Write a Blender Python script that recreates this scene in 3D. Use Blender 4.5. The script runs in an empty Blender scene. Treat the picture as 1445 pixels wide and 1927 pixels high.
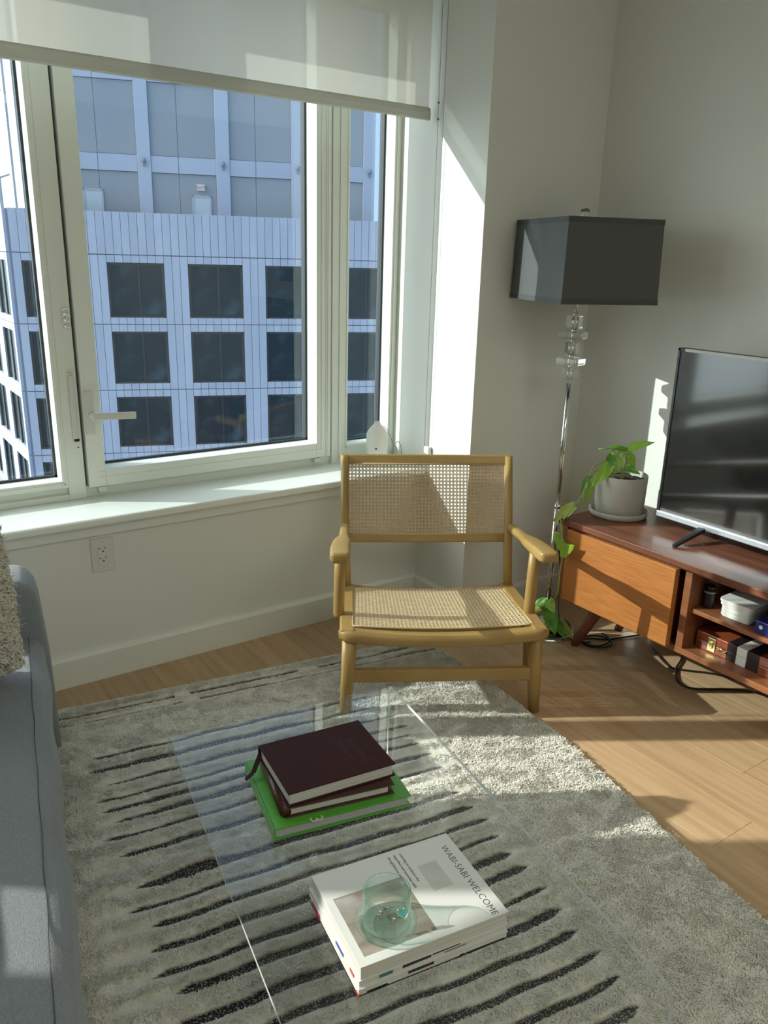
import bpy, bmesh, math, random
import numpy as np
from mathutils import Vector, Matrix
random.seed(7); rng = np.random.default_rng(7)
C = bpy.context.scene.collection
S = bpy.context.scene
PI = math.pi

# ------------------------------------------------------------------ camera, world, sun, exposure
yaw, pit, rol = math.radians(35.166), math.radians(17.695), math.radians(1.5207)
fw = Vector((math.sin(yaw)*math.cos(pit), math.cos(yaw)*math.cos(pit), -math.sin(pit)))
rt = Vector((math.cos(yaw), -math.sin(yaw), 0)); up = rt.cross(fw)
cr, sr = math.cos(rol), math.sin(rol)
rt2 = cr*rt + sr*up; up2 = -sr*rt + cr*up
M = Matrix.Identity(4)
for i in range(3):
    M[i][0], M[i][1], M[i][2] = rt2[i], up2[i], -fw[i]
M[2][3] = 1.42
cam = bpy.data.cameras.new('camera'); co = bpy.data.objects.new('camera', cam); C.objects.link(co)
co.matrix_world = M; cam.sensor_fit = 'HORIZONTAL'; cam.sensor_width = 36
cam.lens = 1507.28/1445*36; cam.clip_start = .02; cam.clip_end = 500
S.camera = co

W = bpy.data.worlds.new('sky'); S.world = W; W.use_nodes = True
nt = W.node_tree; nt.nodes.clear()
wo = nt.nodes.new('ShaderNodeOutputWorld'); bg = nt.nodes.new('ShaderNodeBackground')
tc = nt.nodes.new('ShaderNodeTexCoord'); sx = nt.nodes.new('ShaderNodeSeparateXYZ'); rp = nt.nodes.new('ShaderNodeValToRGB')
nt.links.new(tc.outputs['Generated'], sx.inputs[0]); nt.links.new(sx.outputs['Z'], rp.inputs[0])
rp.color_ramp.elements[0].position = 0.0; rp.color_ramp.elements[0].color = (.49, .70, .92, 1)
rp.color_ramp.elements[1].position = .55; rp.color_ramp.elements[1].color = (.30, .50, .85, 1)
# broad brightening of the sky towards the sun, as a clear winter sky has
dt = nt.nodes.new('ShaderNodeVectorMath'); dt.operation = 'DOT_PRODUCT'; dt.inputs[1].default_value = (-.756, .473, .453)
nrm_ = nt.nodes.new('ShaderNodeVectorMath'); nrm_.operation = 'NORMALIZE'; nt.links.new(tc.outputs['Generated'], nrm_.inputs[0]); nt.links.new(nrm_.outputs[0], dt.inputs[0])
mx_ = nt.nodes.new('ShaderNodeMath'); mx_.operation = 'MAXIMUM'; mx_.inputs[1].default_value = 0; nt.links.new(dt.outputs['Value'], mx_.inputs[0])
pw0 = nt.nodes.new('ShaderNodeMath'); pw0.operation = 'POWER'; pw0.inputs[1].default_value = 4; nt.links.new(mx_.outputs[0], pw0.inputs[0])
ma0 = nt.nodes.new('ShaderNodeMath'); ma0.operation = 'MULTIPLY_ADD'; ma0.inputs[1].default_value = 5.2; ma0.inputs[2].default_value = 1.0; nt.links.new(pw0.outputs[0], ma0.inputs[0])
cm0 = nt.nodes.new('ShaderNodeMixRGB'); cm0.inputs[2].default_value = (.93, .94, .86, 1); nt.links.new(mx_.outputs[0], cm0.inputs[0]); nt.links.new(rp.outputs[0], cm0.inputs[1]); nt.links.new(cm0.outputs[0], bg.inputs[0])
nt.links.new(ma0.outputs[0], bg.inputs[1])
nt.links.new(bg.outputs[0], wo.inputs[0])

SAZ, STAN = math.radians(32), .5077
sd = Vector((math.cos(SAZ), -math.sin(SAZ), -STAN)).normalized()
sl = bpy.data.lights.new('sun', 'SUN'); sl.energy = 4.7; sl.angle = math.radians(.38); sl.color = (1, .985, .88)
so = bpy.data.objects.new('sun', sl); C.objects.link(so)
so.rotation_euler = sd.to_track_quat('-Z', 'Y').to_euler(); so.location = (-3, 5, 4)
# unseen area light added under the ceiling behind the viewer as soft fill
al = bpy.data.lights.new('fill_light', 'AREA'); al.shape = 'RECTANGLE'; al.size = 2.2; al.size_y = 1.6
al.energy = 27; al.color = (.98, 1, .86)
ao = bpy.data.objects.new('fill_light', al); C.objects.link(ao); ao.location = (.8, -1.4, 2.56)
S.view_settings.view_transform = 'Standard'; S.view_settings.look = 'None'
S.view_settings.exposure = .22; S.view_settings.gamma = 1; S.view_settings.use_curve_mapping = False

# ------------------------------------------------------------------ helpers
def setp(b, **k):
    for n, v in k.items():
        n = n.replace('_', ' ')
        if n in b.inputs: b.inputs[n].default_value = v
def mat(name, col, rough=.6, metal=0, bump=0, bscale=60, col2=None, cscale=8, stretch=(1, 1, 1), coords='Object', spec=.5, detail=4, coat=0, sheen=0, trans=0, rand=0, contrast=(.35, .65)):
    m = bpy.data.materials.new(name); m.use_nodes = True
    t = m.node_tree; b = t.nodes['Principled BSDF']
    b.inputs['Base Color'].default_value = (*col, 1); b.inputs['Roughness'].default_value = rough
    b.inputs['Metallic'].default_value = metal; b.inputs['Specular IOR Level'].default_value = spec
    b.inputs['Coat Weight'].default_value = coat; b.inputs['Coat Roughness'].default_value = .15
    b.inputs['Sheen Weight'].default_value = sheen
    tcn = t.nodes.new('ShaderNodeTexCoord'); mp = t.nodes.new('ShaderNodeMapping'); mp.inputs['Scale'].default_value = stretch
    t.links.new(tcn.outputs[coords], mp.inputs[0])
    vec = mp.outputs[0]
    if rand:
        oi = t.nodes.new('ShaderNodeObjectInfo'); ad = t.nodes.new('ShaderNodeVectorMath'); ad.operation = 'ADD'
        ml = t.nodes.new('ShaderNodeMath'); ml.operation = 'MULTIPLY'; ml.inputs[1].default_value = 30
        t.links.new(oi.outputs['Random'], ml.inputs[0]); t.links.new(vec, ad.inputs[0]); t.links.new(ml.outputs[0], ad.inputs[1]); vec = ad.outputs[0]
    csock = None
    if col2 is not None:
        n = t.nodes.new('ShaderNodeTexNoise'); n.inputs['Scale'].default_value = cscale; n.inputs['Detail'].default_value = detail
        t.links.new(vec, n.inputs['Vector'])
        r = t.nodes.new('ShaderNodeValToRGB'); r.color_ramp.elements[0].color = (*col, 1); r.color_ramp.elements[1].color = (*col2, 1)
        r.color_ramp.elements[0].position = contrast[0]; r.color_ramp.elements[1].position = contrast[1]
        t.links.new(n.outputs[0], r.inputs[0]); csock = r.outputs[0]
    if rand:
        hv = t.nodes.new('ShaderNodeHueSaturation'); mr = t.nodes.new('ShaderNodeMapRange')
        mr.inputs['To Min'].default_value = 1-rand; mr.inputs['To Max'].default_value = 1+rand
        t.links.new(oi.outputs['Random'], mr.inputs[0]); t.links.new(mr.outputs[0], hv.inputs['Value'])
        if csock: t.links.new(csock, hv.inputs['Color'])
        else: hv.inputs['Color'].default_value = (*col, 1)
        csock = hv.outputs[0]
    if csock: t.links.new(csock, b.inputs['Base Color'])
    if bump:
        n2 = t.nodes.new('ShaderNodeTexNoise'); n2.inputs['Scale'].default_value = bscale; n2.inputs['Detail'].default_value = 3
        t.links.new(vec, n2.inputs['Vector'])
        bp = t.nodes.new('ShaderNodeBump'); bp.inputs['Strength'].default_value = bump; bp.inputs['Distance'].default_value = .004
        t.links.new(n2.outputs[0], bp.inputs['Height']); t.links.new(bp.outputs[0], b.inputs['Normal'])
    if trans:
        o = t.nodes['Material Output']; tr = t.nodes.new('ShaderNodeBsdfTranslucent'); mx = t.nodes.new('ShaderNodeMixShader')
        mx.inputs[0].default_value = trans
        tr.inputs[0].default_value = (*col, 1)
        if csock: t.links.new(csock, tr.inputs[0])
        t.links.new(b.outputs[0], mx.inputs[1]); t.links.new(tr.outputs[0], mx.inputs[2]); t.links.new(mx.outputs[0], o.inputs[0])
    return m
def clear_mat(name, tint=(1, 1, 1), gloss=1.0, rough=0.0, ior=1.5, edge=None):
    """clear sheet: transparent body with a real fresnel surface reflection"""
    m = bpy.data.materials.new(name); m.use_nodes = True; t = m.node_tree; t.nodes.clear()
    o = t.nodes.new('ShaderNodeOutputMaterial'); tr = t.nodes.new('ShaderNodeBsdfTransparent'); gl = t.nodes.new('ShaderNodeBsdfGlossy')
    mx = t.nodes.new('ShaderNodeMixShader'); tr.inputs[0].default_value = (*tint, 1); gl.inputs['Roughness'].default_value = rough
    f0 = ((ior-1)/(ior+1))**2                                # Schlick reflectance, the same from either side of the sheet
    lw = t.nodes.new('ShaderNodeLayerWeight'); lw.inputs[0].default_value = .5
    pw_ = t.nodes.new('ShaderNodeMath'); pw_.operation = 'POWER'; pw_.inputs[1].default_value = 5
    ma = t.nodes.new('ShaderNodeMath'); ma.operation = 'MULTIPLY_ADD'; ma.inputs[1].default_value = (1-f0)*gloss; ma.inputs[2].default_value = f0*gloss
    t.links.new(lw.outputs['Facing'], pw_.inputs[0]); t.links.new(pw_.outputs[0], ma.inputs[0]); t.links.new(ma.outputs[0], mx.inputs[0])
    t.links.new(tr.outputs[0], mx.inputs[1]); t.links.new(gl.outputs[0], mx.inputs[2]); t.links.new(mx.outputs[0], o.inputs[0])
    return m
def solid_glass(name, col, ior=1.5, clear=.5, rough=0):
    m = bpy.data.materials.new(name); m.use_nodes = True; t = m.node_tree; t.nodes.clear()
    o = t.nodes.new('ShaderNodeOutputMaterial'); g = t.nodes.new('ShaderNodeBsdfGlass'); g.inputs['Color'].default_value = (*col, 1)
    g.inputs['IOR'].default_value = ior; g.inputs['Roughness'].default_value = rough
    tr = t.nodes.new('ShaderNodeBsdfTransparent'); tr.inputs[0].default_value = (*[c**.5 for c in col], 1)
    mx = t.nodes.new('ShaderNodeMixShader'); mx.inputs[0].default_value = clear
    t.links.new(g.outputs[0], mx.inputs[1]); t.links.new(tr.outputs[0], mx.inputs[2]); t.links.new(mx.outputs[0], o.inputs[0])
    return m

def tinted(name, face, rim):
    """thin coloured glass: nearly clear face-on, deeper colour and more mirror-like where the wall is seen edge-on"""
    m = clear_mat(name, face, 1.5, ior=1.5); t = m.node_tree
    tr = [n for n in t.nodes if n.type == 'BSDF_TRANSPARENT'][0]; lw = [n for n in t.nodes if n.type == 'LAYER_WEIGHT'][0]
    r = t.nodes.new('ShaderNodeValToRGB'); r.color_ramp.elements[0].color = (*face, 1); r.color_ramp.elements[0].position = .35
    r.color_ramp.elements[1].color = (*rim, 1); r.color_ramp.elements[1].position = .95
    t.links.new(lw.outputs['Facing'], r.inputs[0]); t.links.new(r.outputs[0], tr.inputs[0])
    o = [n for n in t.nodes if n.type == 'OUTPUT_MATERIAL'][0]; src = o.inputs[0].links[0].from_socket   # milky share added to brighten the cup, standing in for caustics
    tl = t.nodes.new('ShaderNodeBsdfTranslucent'); tl.inputs[0].default_value = (.62, .92, .80, 1); df = t.nodes.new('ShaderNodeBsdfDiffuse'); df.inputs[0].default_value = (.62, .92, .80, 1)
    m1 = t.nodes.new('ShaderNodeMixShader'); m2 = t.nodes.new('ShaderNodeMixShader'); m2.inputs[0].default_value = .05
    t.links.new(tl.outputs[0], m1.inputs[1]); t.links.new(df.outputs[0], m1.inputs[2]); t.links.new(src, m2.inputs[1]); t.links.new(m1.outputs[0], m2.inputs[2]); t.links.new(m2.outputs[0], o.inputs[0])
    return m

class MB:
    def __init__(s): s.v = []; s.f = []; s.m = []; s.sm = []
    def add(s, vs, fs, mi=0, smooth=False):
        o = len(s.v); s.v += [tuple(v) for v in vs]; s.f += [tuple(i+o for i in f) for f in fs]
        s.m += [mi]*len(fs); s.sm += [smooth]*len(fs); return s
    def box(s, a, b, mi=0, bev=0, R=None, T=None):
        (x0, y0, z0), (x1, y1, z1) = a, b
        x0, x1 = min(x0, x1), max(x0, x1); y0, y1 = min(y0, y1), max(y0, y1); z0, z1 = min(z0, z1), max(z0, z1)
        bev = min(bev, .45*min(x1-x0, y1-y0, z1-z0))
        if bev <= 0:
            vs = [(x, y, z) for x in (x0, x1) for y in (y0, y1) for z in (z0, z1)]
            fs = [(0, 1, 3, 2), (4, 6, 7, 5), (0, 4, 5, 1), (2, 3, 7, 6), (0, 2, 6, 4), (1, 5, 7, 3)]
            sm = False
        else:
            bm = bmesh.new(); bmesh.ops.create_cube(bm, size=1)
            for v in bm.verts: v.co = ((x0+x1)/2+v.co.x*(x1-x0), (y0+y1)/2+v.co.y*(y1-y0), (z0+z1)/2+v.co.z*(z1-z0))
            bmesh.ops.bevel(bm, geom=bm.edges[:], offset=bev, segments=2, profile=.5, affect='EDGES')
            bm.verts.index_update(); vs = [v.co.copy() for v in bm.verts]; fs = [[v.index for v in f.verts] for f in bm.faces]; bm.free(); sm = False
        if R is not None: vs = [R @ Vector(v) for v in vs]
        if T is not None: vs = [Vector(v)+Vector(T) for v in vs]
        return s.add(vs, fs, mi, sm)
    def lathe(s, prof, n=32, c=(0, 0, 0), mi=0, smooth=True, cap=True):
        vs = []; fs = []
        for r, z in prof:
            for k in range(n):
                a = 2*PI*k/n; vs.append((c[0]+r*math.cos(a), c[1]+r*math.sin(a), c[2]+z))
        for i in range(len(prof)-1):
            for k in range(n):
                k2 = (k+1) % n; fs.append((i*n+k, i*n+k2, (i+1)*n+k2, (i+1)*n+k))
        if cap:
            if prof[0][0] > 1e-4: fs.append(tuple(range(n))[::-1])
            if prof[-1][0] > 1e-4: fs.append(tuple((len(prof)-1)*n+k for k in range(n)))
        return s.add(vs, fs, mi, smooth)
    def tube(s, pts, r, n=10, mi=0, smooth=True, caps=True, flat=1.0):
        P = [Vector(p) for p in pts]; rr = r if isinstance(r, (list, tuple)) else [r]*len(P)
        vs = []; fs = []; prev = None
        for i, p in enumerate(P):
            d = (P[min(i+1, len(P)-1)]-P[max(i-1, 0)]).normalized()
            if prev is None:
                a = Vector((0, 0, 1)) if abs(d.z) < .9 else Vector((1, 0, 0)); u = d.cross(a).normalized()
            else:
                u = (prev-d*prev.dot(d)).normalized()
            w = d.cross(u); prev = u
            for k in range(n):
                t = 2*PI*k/n; vs.append(p+rr[i]*(math.cos(t)*u+math.sin(t)*flat*w))
        for i in range(len(P)-1):
            for k in range(n):
                k2 = (k+1) % n; fs.append((i*n+k, i*n+k2, (i+1)*n+k2, (i+1)*n+k))
        if caps: fs.append(tuple(range(n))[::-1]); fs.append(tuple((len(P)-1)*n+k for k in range(n)))
        return s.add(vs, fs, mi, smooth)
    def bar(s, p0, p1, wd, th, upv=(0, 0, 1), mi=0, bev=0, w1=None, t1=None):
        """rectangular bar p0->p1; wd across (perp to upv), th along upv; optional taper"""
        p0, p1 = Vector(p0), Vector(p1); d = (p1-p0).normalized(); u = d.cross(Vector(upv)).normalized(); w = u.cross(d)
        L = (p1-p0).length; w1 = w1 or wd; t1 = t1 or th
        bm = bmesh.new(); bmesh.ops.create_cube(bm, size=1)
        if bev: bm2 = bm
        for v in bm.verts:
            f = v.co.z+.5; a = wd+(w1-wd)*f; b = th+(t1-th)*f
            v.co = Vector((v.co.x*a, v.co.y*b, f*L))
        if bev: bmesh.ops.bevel(bm, geom=bm.edges[:], offset=bev, segments=2, profile=.5, affect='EDGES')
        bm.verts.index_update()
        vs = [p0+u*v.co.x+w*v.co.y+d*v.co.z for v in bm.verts]; fs = [[v.index for v in f.verts] for f in bm.faces]; bm.free()
        return s.add(vs, fs, mi)
    def prism(s, poly, h0, h1, fn=None, mi=0, smooth=False):
        """poly list of (a,b); extruded h0..h1; fn maps (a,b,h)->xyz"""
        fn = fn or (lambda a, b, h: (a, b, h)); n = len(poly)
        vs = [fn(a, b, h0) for a, b in poly]+[fn(a, b, h1) for a, b in poly]
        fs = [tuple(range(n))[::-1], tuple(range(n, 2*n))]
        s.add(vs, fs, mi, False)
        s.add(vs, [(i, (i+1) % n, n+(i+1) % n, n+i) for i in range(n)], mi, smooth)
        return s
    def sphere(s, c, r, n=8, mi=0, sc=(1, 1, 1)):
        pr = []
        vs = []; fs = []; m = n//2+1
        for i in range(m):
            t = PI*i/(m-1)
            for k in range(n):
                a = 2*PI*k/n; vs.append((c[0]+r*sc[0]*math.sin(t)*math.cos(a), c[1]+r*sc[1]*math.sin(t)*math.sin(a), c[2]-r*sc[2]*math.cos(t)))
        for i in range(m-1):
            for k in range(n):
                k2 = (k+1) % n; fs.append((i*n+k, i*n+k2, (i+1)*n+k2, (i+1)*n+k))
        return s.add(vs, fs, mi, True)
    def grid(s, fn, nu, nv, mi=0, smooth=True):
        vs = [fn(i/nu, j/nv) for j in range(nv+1) for i in range(nu+1)]
        fs = [(j*(nu+1)+i, j*(nu+1)+i+1, (j+1)*(nu+1)+i+1, (j+1)*(nu+1)+i) for j in range(nv) for i in range(nu)]
        return s.add(vs, fs, mi, smooth)
    def mesh(s, name, mats):
        me = bpy.data.meshes.new(name); me.from_pydata(s.v, [], s.f)
        me.polygons.foreach_set('material_index', s.m); me.polygons.foreach_set('use_smooth', s.sm)
        for m in (mats if isinstance(mats, (list, tuple)) else [mats]): me.materials.append(m)
        me.update(); return me
    def build(s, name, mats, parent=None, loc=None, rz=None, fixn=True):
        me = s.mesh(name, mats)
        if fixn:
            bm = bmesh.new(); bm.from_mesh(me); bmesh.ops.recalc_face_normals(bm, faces=bm.faces[:]); bm.to_mesh(me); bm.free()
        o = bpy.data.objects.new(name, me); C.objects.link(o)
        if parent: o.parent = parent
        if loc: o.location = loc
        if rz is not None: o.rotation_euler = (0, 0, rz)
        return o
def tag(o, label=None, cat=None, group=None, kind=None):
    if label: o['label'] = label
    if cat: o['category'] = cat
    if group: o['group'] = group
    if kind: o['kind'] = kind
    return o
def thing(name, label, cat, loc=(0, 0, 0), rz=0, group=None, kind=None):
    o = bpy.data.objects.new(name, None); C.objects.link(o); o.location = loc; o.rotation_euler = (0, 0, rz); o.empty_display_size = .05
    return tag(o, label, cat, group, kind)
def inst(name, me, parent, loc=(0, 0, 0), rot=(0, 0, 0), sc=(1, 1, 1)):
    o = bpy.data.objects.new(name, me); C.objects.link(o); o.parent = parent; o.location = loc; o.rotation_euler = rot; o.scale = sc; return o
def text_mesh(name, body, size, m, depth=.0004, parent=None, matrix=None, align='LEFT', shear=0, space=1, resolution=2, offset=0):
    cu = bpy.data.curves.new(name, 'FONT'); cu.body = body; cu.size = size; cu.extrude = depth; cu.align_x = align; cu.shear = shear; cu.space_character = space; cu.resolution_u = resolution; cu.offset = offset
    t = bpy.data.objects.new(name, cu); C.objects.link(t)
    dg = bpy.context.evaluated_depsgraph_get(); me = bpy.data.meshes.new_from_object(t.evaluated_get(dg))
    bpy.data.objects.remove(t); bpy.data.curves.remove(cu)
    me.materials.clear(); me.materials.append(m)
    o = bpy.data.objects.new(name, me); C.objects.link(o)
    if matrix is not None: me.transform(matrix)
    if parent: o.parent = parent
    return o
def frame_mx(o, ex, ey):
    ex = Vector(ex).normalized(); ey = Vector(ey).normalized(); ez = ex.cross(ey); m = Matrix.Identity(4)
    for i in range(3): m[i][0], m[i][1], m[i][2], m[i][3] = ex[i], ey[i], ez[i], o[i]
    return m

# ------------------------------------------------------------------ materials
m_wall = mat('wall_paint', (.80, .81, .765), .75, bump=.06, bscale=220)
m_trim = mat('trim_paint', (.82, .84, .79), .4)
m_frame = mat('window_frame_paint', (.86, .90, .83), .35)
m_sill = mat('sill_white', (.87, .90, .86), .22, spec=.6)
m_gasket = mat('gasket_rubber', (.02, .025, .035), .5)
m_glass = clear_mat('window_glass', (.90, .95, .97), 1.0)
m_oak = mat('oak_floor', (.43, .285, .155), .36, col2=(.53, .37, .215), cscale=3, stretch=(14, .8, 1), bump=.03, bscale=6, rand=.07, detail=6)
m_sub = mat('floor_base', (.25, .17, .10), .8)
m_chairwood = mat('honey_wood', (.34, .205, .062), .42, col2=(.41, .26, .088), cscale=5, stretch=(1, 1, 1), bump=.03, bscale=30)
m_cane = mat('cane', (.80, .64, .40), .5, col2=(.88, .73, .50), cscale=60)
m_cane_shaded = mat('cane_back', (.56, .40, .22), .5, col2=(.66, .49, .29), cscale=60)  # same cane as the seat, with the back's shade put into the colour
m_spline = mat('cane_spline', (.62, .44, .22), .5)
m_walnut = mat('walnut_top', (.13, .048, .028), .33, col2=(.20, .078, .045), cscale=3.5, stretch=(9, 1.2, 3), spec=.18, detail=6)
m_walnut_y = mat('walnut_carcass', (.20, .068, .025), .45, col2=(.27, .10, .038), cscale=4, stretch=(8, 1, 8), detail=6)
m_drawer = mat('drawer_wood', (.35, .12, .026), .48, col2=(.46, .175, .042), cscale=6, stretch=(1, 1.6, 30), detail=9, bump=.03, bscale=10)
m_legwood = mat('leg_wood', (.22, .06, .035), .45)
m_black = mat('black_plastic', (.012, .012, .014), .35)
m_screen = mat('tv_screen', (.006, .007, .008), .07, spec=.8, coat=.8)
m_silver = mat('silver_plastic', (.42, .45, .50), .3, metal=.7)
m_chrome = mat('chrome', (.75, .77, .78), .06, metal=1)
m_crystal = solid_glass('crystal', (.99, 1, .99), 1.5, .18)
m_shade = mat('lamp_shade_fabric', (.115, .12, .122), .85, bump=.2, bscale=500, trans=.12)
m_shadetrim = mat('shade_trim', (.07, .075, .075), .8)
m_pot = mat('pot_ceramic', (.46, .445, .40), .55, col2=(.50, .485, .44), cscale=20)
m_soil = mat('soil', (.035, .022, .015), .95, bump=1, bscale=120)
m_leaf = mat('pothos_leaf', (.27, .50, .05), .38, col2=(.38, .60, .09), cscale=25, trans=.35)
m_leafd = mat('pothos_leaf_dark', (.09, .26, .025), .4, col2=(.15, .34, .04), cscale=25, trans=.3)
m_leafy = mat('pothos_leaf_yellowish', (.42, .46, .10), .45, col2=(.33, .44, .08), cscale=25, trans=.35)
m_stem = mat('pothos_stem', (.34, .42, .10), .5)
m_sofa = mat('sofa_fabric', (.185, .205, .225), .9, col2=(.235, .258, .28), cscale=260, bump=.35, bscale=420, stretch=(1, 1.0, 1), sheen=.2)
m_seam = mat('sofa_seam', (.07, .08, .09), .9)
m_knit = mat('knit_wool', (.63, .60, .52), .95, bump=.8, bscale=90, sheen=.3)
m_white = mat('white_plastic', (.74, .74, .70), .45)
m_ceramic = mat('white_ceramic', (.82, .81, .77), .5)
m_slot = mat('dark_slot', (.01, .01, .01), .7)
m_cord = mat('black_cord', (.012, .012, .012), .5)
m_gcord = mat('grey_cord', (.30, .32, .33), .5)
m_bead = mat('bead_metal', (.20, .21, .21), .35, metal=.6)

# blind fabric: woven, half see-through, glows with the sun behind it
def blind_mat(name, see, col):
    m = bpy.data.materials.new(name); m.use_nodes = True; t = m.node_tree; t.nodes.clear()
    o = t.nodes.new('ShaderNodeOutputMaterial'); df = t.nodes.new('ShaderNodeBsdfDiffuse'); tl = t.nodes.new('ShaderNodeBsdfTranslucent'); tr = t.nodes.new('ShaderNodeBsdfTransparent')
    df.inputs[0].default_value = (*col, 1); tl.inputs[0].default_value = (*[min(1, c*1.1) for c in col], 1)
    m1 = t.nodes.new('ShaderNodeMixShader'); m1.inputs[0].default_value = .33
    m2 = t.nodes.new('ShaderNodeMixShader'); m2.inputs[0].default_value = see
    t.links.new(df.outputs[0], m1.inputs[1]); t.links.new(tl.outputs[0], m1.inputs[2])
    t.links.new(m1.outputs[0], m2.inputs[1]); t.links.new(tr.outputs[0], m2.inputs[2]); t.links.new(m2.outputs[0], o.inputs[0])
    return m
m_blind = blind_mat('blind_fabric', .08, (.75, .73, .66)); m_hem = blind_mat('blind_hem', 0, (.66, .66, .60))

# ------------------------------------------------------------------ room shell
YW, XJ, YP, XT, CH = 2.585, 1.993, 2.266, 2.5757, 2.62
XL, YB = -3.2, -2.6
ZS = .592                                              # sill top
fl = thing('floor', None, None, kind='structure')
MB().box((XL, YB, -.06), (XT+.2, YW+.4, -.012)).build('subfloor', m_sub, fl)
pw, plk = .178, {}
x = XT
col_i = 0
while x > -.75:
    y = YB+random.uniform(0, 1.2)-1.2
    while y < YW:
        L = 1.35 if (col_i*7) % 3 else 1.75
        y0, y1 = max(y, YB), min(y+L, YW+.02)
        if y1-y0 > .05 and x-pw < XT:
            MB().box((x-pw+.0003, y0+.0003, -.012), (x-.0003, y1-.0003, 0), bev=.0009).build('plank', m_oak, fl)
        y += L
    x -= pw; col_i += 1
MB().box((XL, YB, -.012), (x, YW, 0)).build('floor_boards_left', m_oak, fl)
def struct(name, mb, m): return tag(mb.build(name, m), kind='structure')
struct('ceiling', MB().box((XL, YB, CH), (XT+.2, 3.05, CH+.1)), m_wall)
struct('wall_right', MB().box((XT, YB, 0), (XT+.15, YP+.35, CH)), m_wall)
struct('wall_pillar', MB().box((XJ, YP, 0), (XT, 2.885, CH)), m_wall)
struct('wall_front', MB().box((XL, YB-.15, 0), (XT, YB, CH)), m_wall)
struct('wall_left', MB().box((XL-.15, YB, 0), (XL, 3.05, CH)), m_wall)
wb = MB()
wb.box((XL, YW, 0), (XJ, YW+.12, .562))                    # below the sill
wb.box((XL, YW+.12, 0), (XJ, 3.0, .50))
wb.box((-.44, 2.785, 2.45), (XJ, 2.98, CH)); wb.box((-.44, 2.785, 2.38), (.66, 2.87, 2.45)); wb.box((.66, 2.785, 2.345), (XJ, 2.87, 2.45))               # above the openings
# two more window openings further left, outside the view
wb.box((XL, 2.775, .50), (-3.05, 2.98, CH)); wb.box((-2.42, 2.775, .50), (-1.61, 2.98, CH))
wb.box((-3.05, 2.775, .5), (-2.42, 2.98, .85)); wb.box((-3.05, 2.775, 2.57), (-2.42, 2.98, CH)); wb.box((-1.61, 2.775, 2.345), (-.44, 2.98, CH)); wb.box((-1.61, 2.775, .5), (-.44, 2.98, .66))
struct('wall_back', wb, m_wall)
tr1 = MB().box((XL, 2.53, .564), (XJ, 2.80, ZS), bev=.007)
struct('trim_1', tr1, m_sill)['label'] = 'white window sill'
struct('trim_2', MB().box((XL, 2.565, .521), (XJ, YW, .564), bev=.003), m_trim)
bbp = [(0, 0), (0, .108), (-.012, .108), (-.021, .098), (-.021, 0)]                # chamfered board profile: (out from wall, height)
struct('baseboard_back', MB().prism(bbp, XL, XJ, lambda a, b, h: (h, YW+a, b)), m_trim)
struct('baseboard_jamb', MB().prism(bbp, YP-.021, YW-.021, lambda a, b, h: (XJ+a, h, b)), m_trim)
struct('baseboard_pillar', MB().prism(bbp, XJ-.021, XT, lambda a, b, h: (h, YP+a, b)), m_trim)
struct('baseboard_right', MB().box((XT-.015, YB, 0), (XT, YP-.020, .106), bev=.003), m_trim)

# ------------------------------------------------------------------ windows
YF, YG = 2.775, 2.852                                    # room face of the frames, glass plane
def window(n, x0, x1, z0, z1, ox0, ox1, oz0, oz1, label, yf=YF):
    """x0..z1 outer size of the framed light, o* the opening in it"""
    w = thing('window_%d' % n, label, None, (0, 0, 0), kind='structure')
    yb = 2.875
    for a, b in (((x0, yf, z0), (ox0, yb, z1)), ((ox1, yf, z0), (x1, yb, z1))):
        MB().box(a, b, bev=.002).build('frame_stile', m_frame, w)
    for a, b in (((ox0, yf, z0), (ox1, yb, oz0)), ((ox0, yf, oz1), (ox1, yb, z1))):
        MB().box(a, b, bev=.002).build('frame_rail', m_frame, w)
    g = MB(); t = .008
    g.box((ox0, YG-.012, oz0), (ox0+t, YG-.001, oz1)); g.box((ox1-t, YG-.012, oz0), (ox1, YG-.001, oz1)); g.box((ox0, YG+.006, oz0), (ox0+.004, yb+.001, oz1)); g.box((ox1-.004, YG+.006, oz0), (ox1, yb+.001, oz1))
    g.box((ox0, YG-.012, oz0), (ox1, YG, oz0+t)); g.box((ox0, YG-.012, oz1-t), (ox1, YG, oz1))
    g.build('gasket', m_gasket, w)
    MB().box((ox0+.001, YG, oz0+.001), (ox1-.001, YG+.005, oz1-.001)).build('glass_pane', m_glass, w)
    return w
w1 = window(1, -.438, .632, .637, 2.38, -.386, .612, .663, 2.345, 'fixed window light at the left, white frame')
w2 = window(2, .698, 1.668, .630, 2.345, .757, 1.603, .690, 2.30, 'wide opening casement window in a white frame with a lever handle', YF-.012)
w3 = window(3, 1.715, 1.993, .612, 2.345, 1.757, 1.962, .665, 2.30, 'narrow right window light next to the wall')
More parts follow.
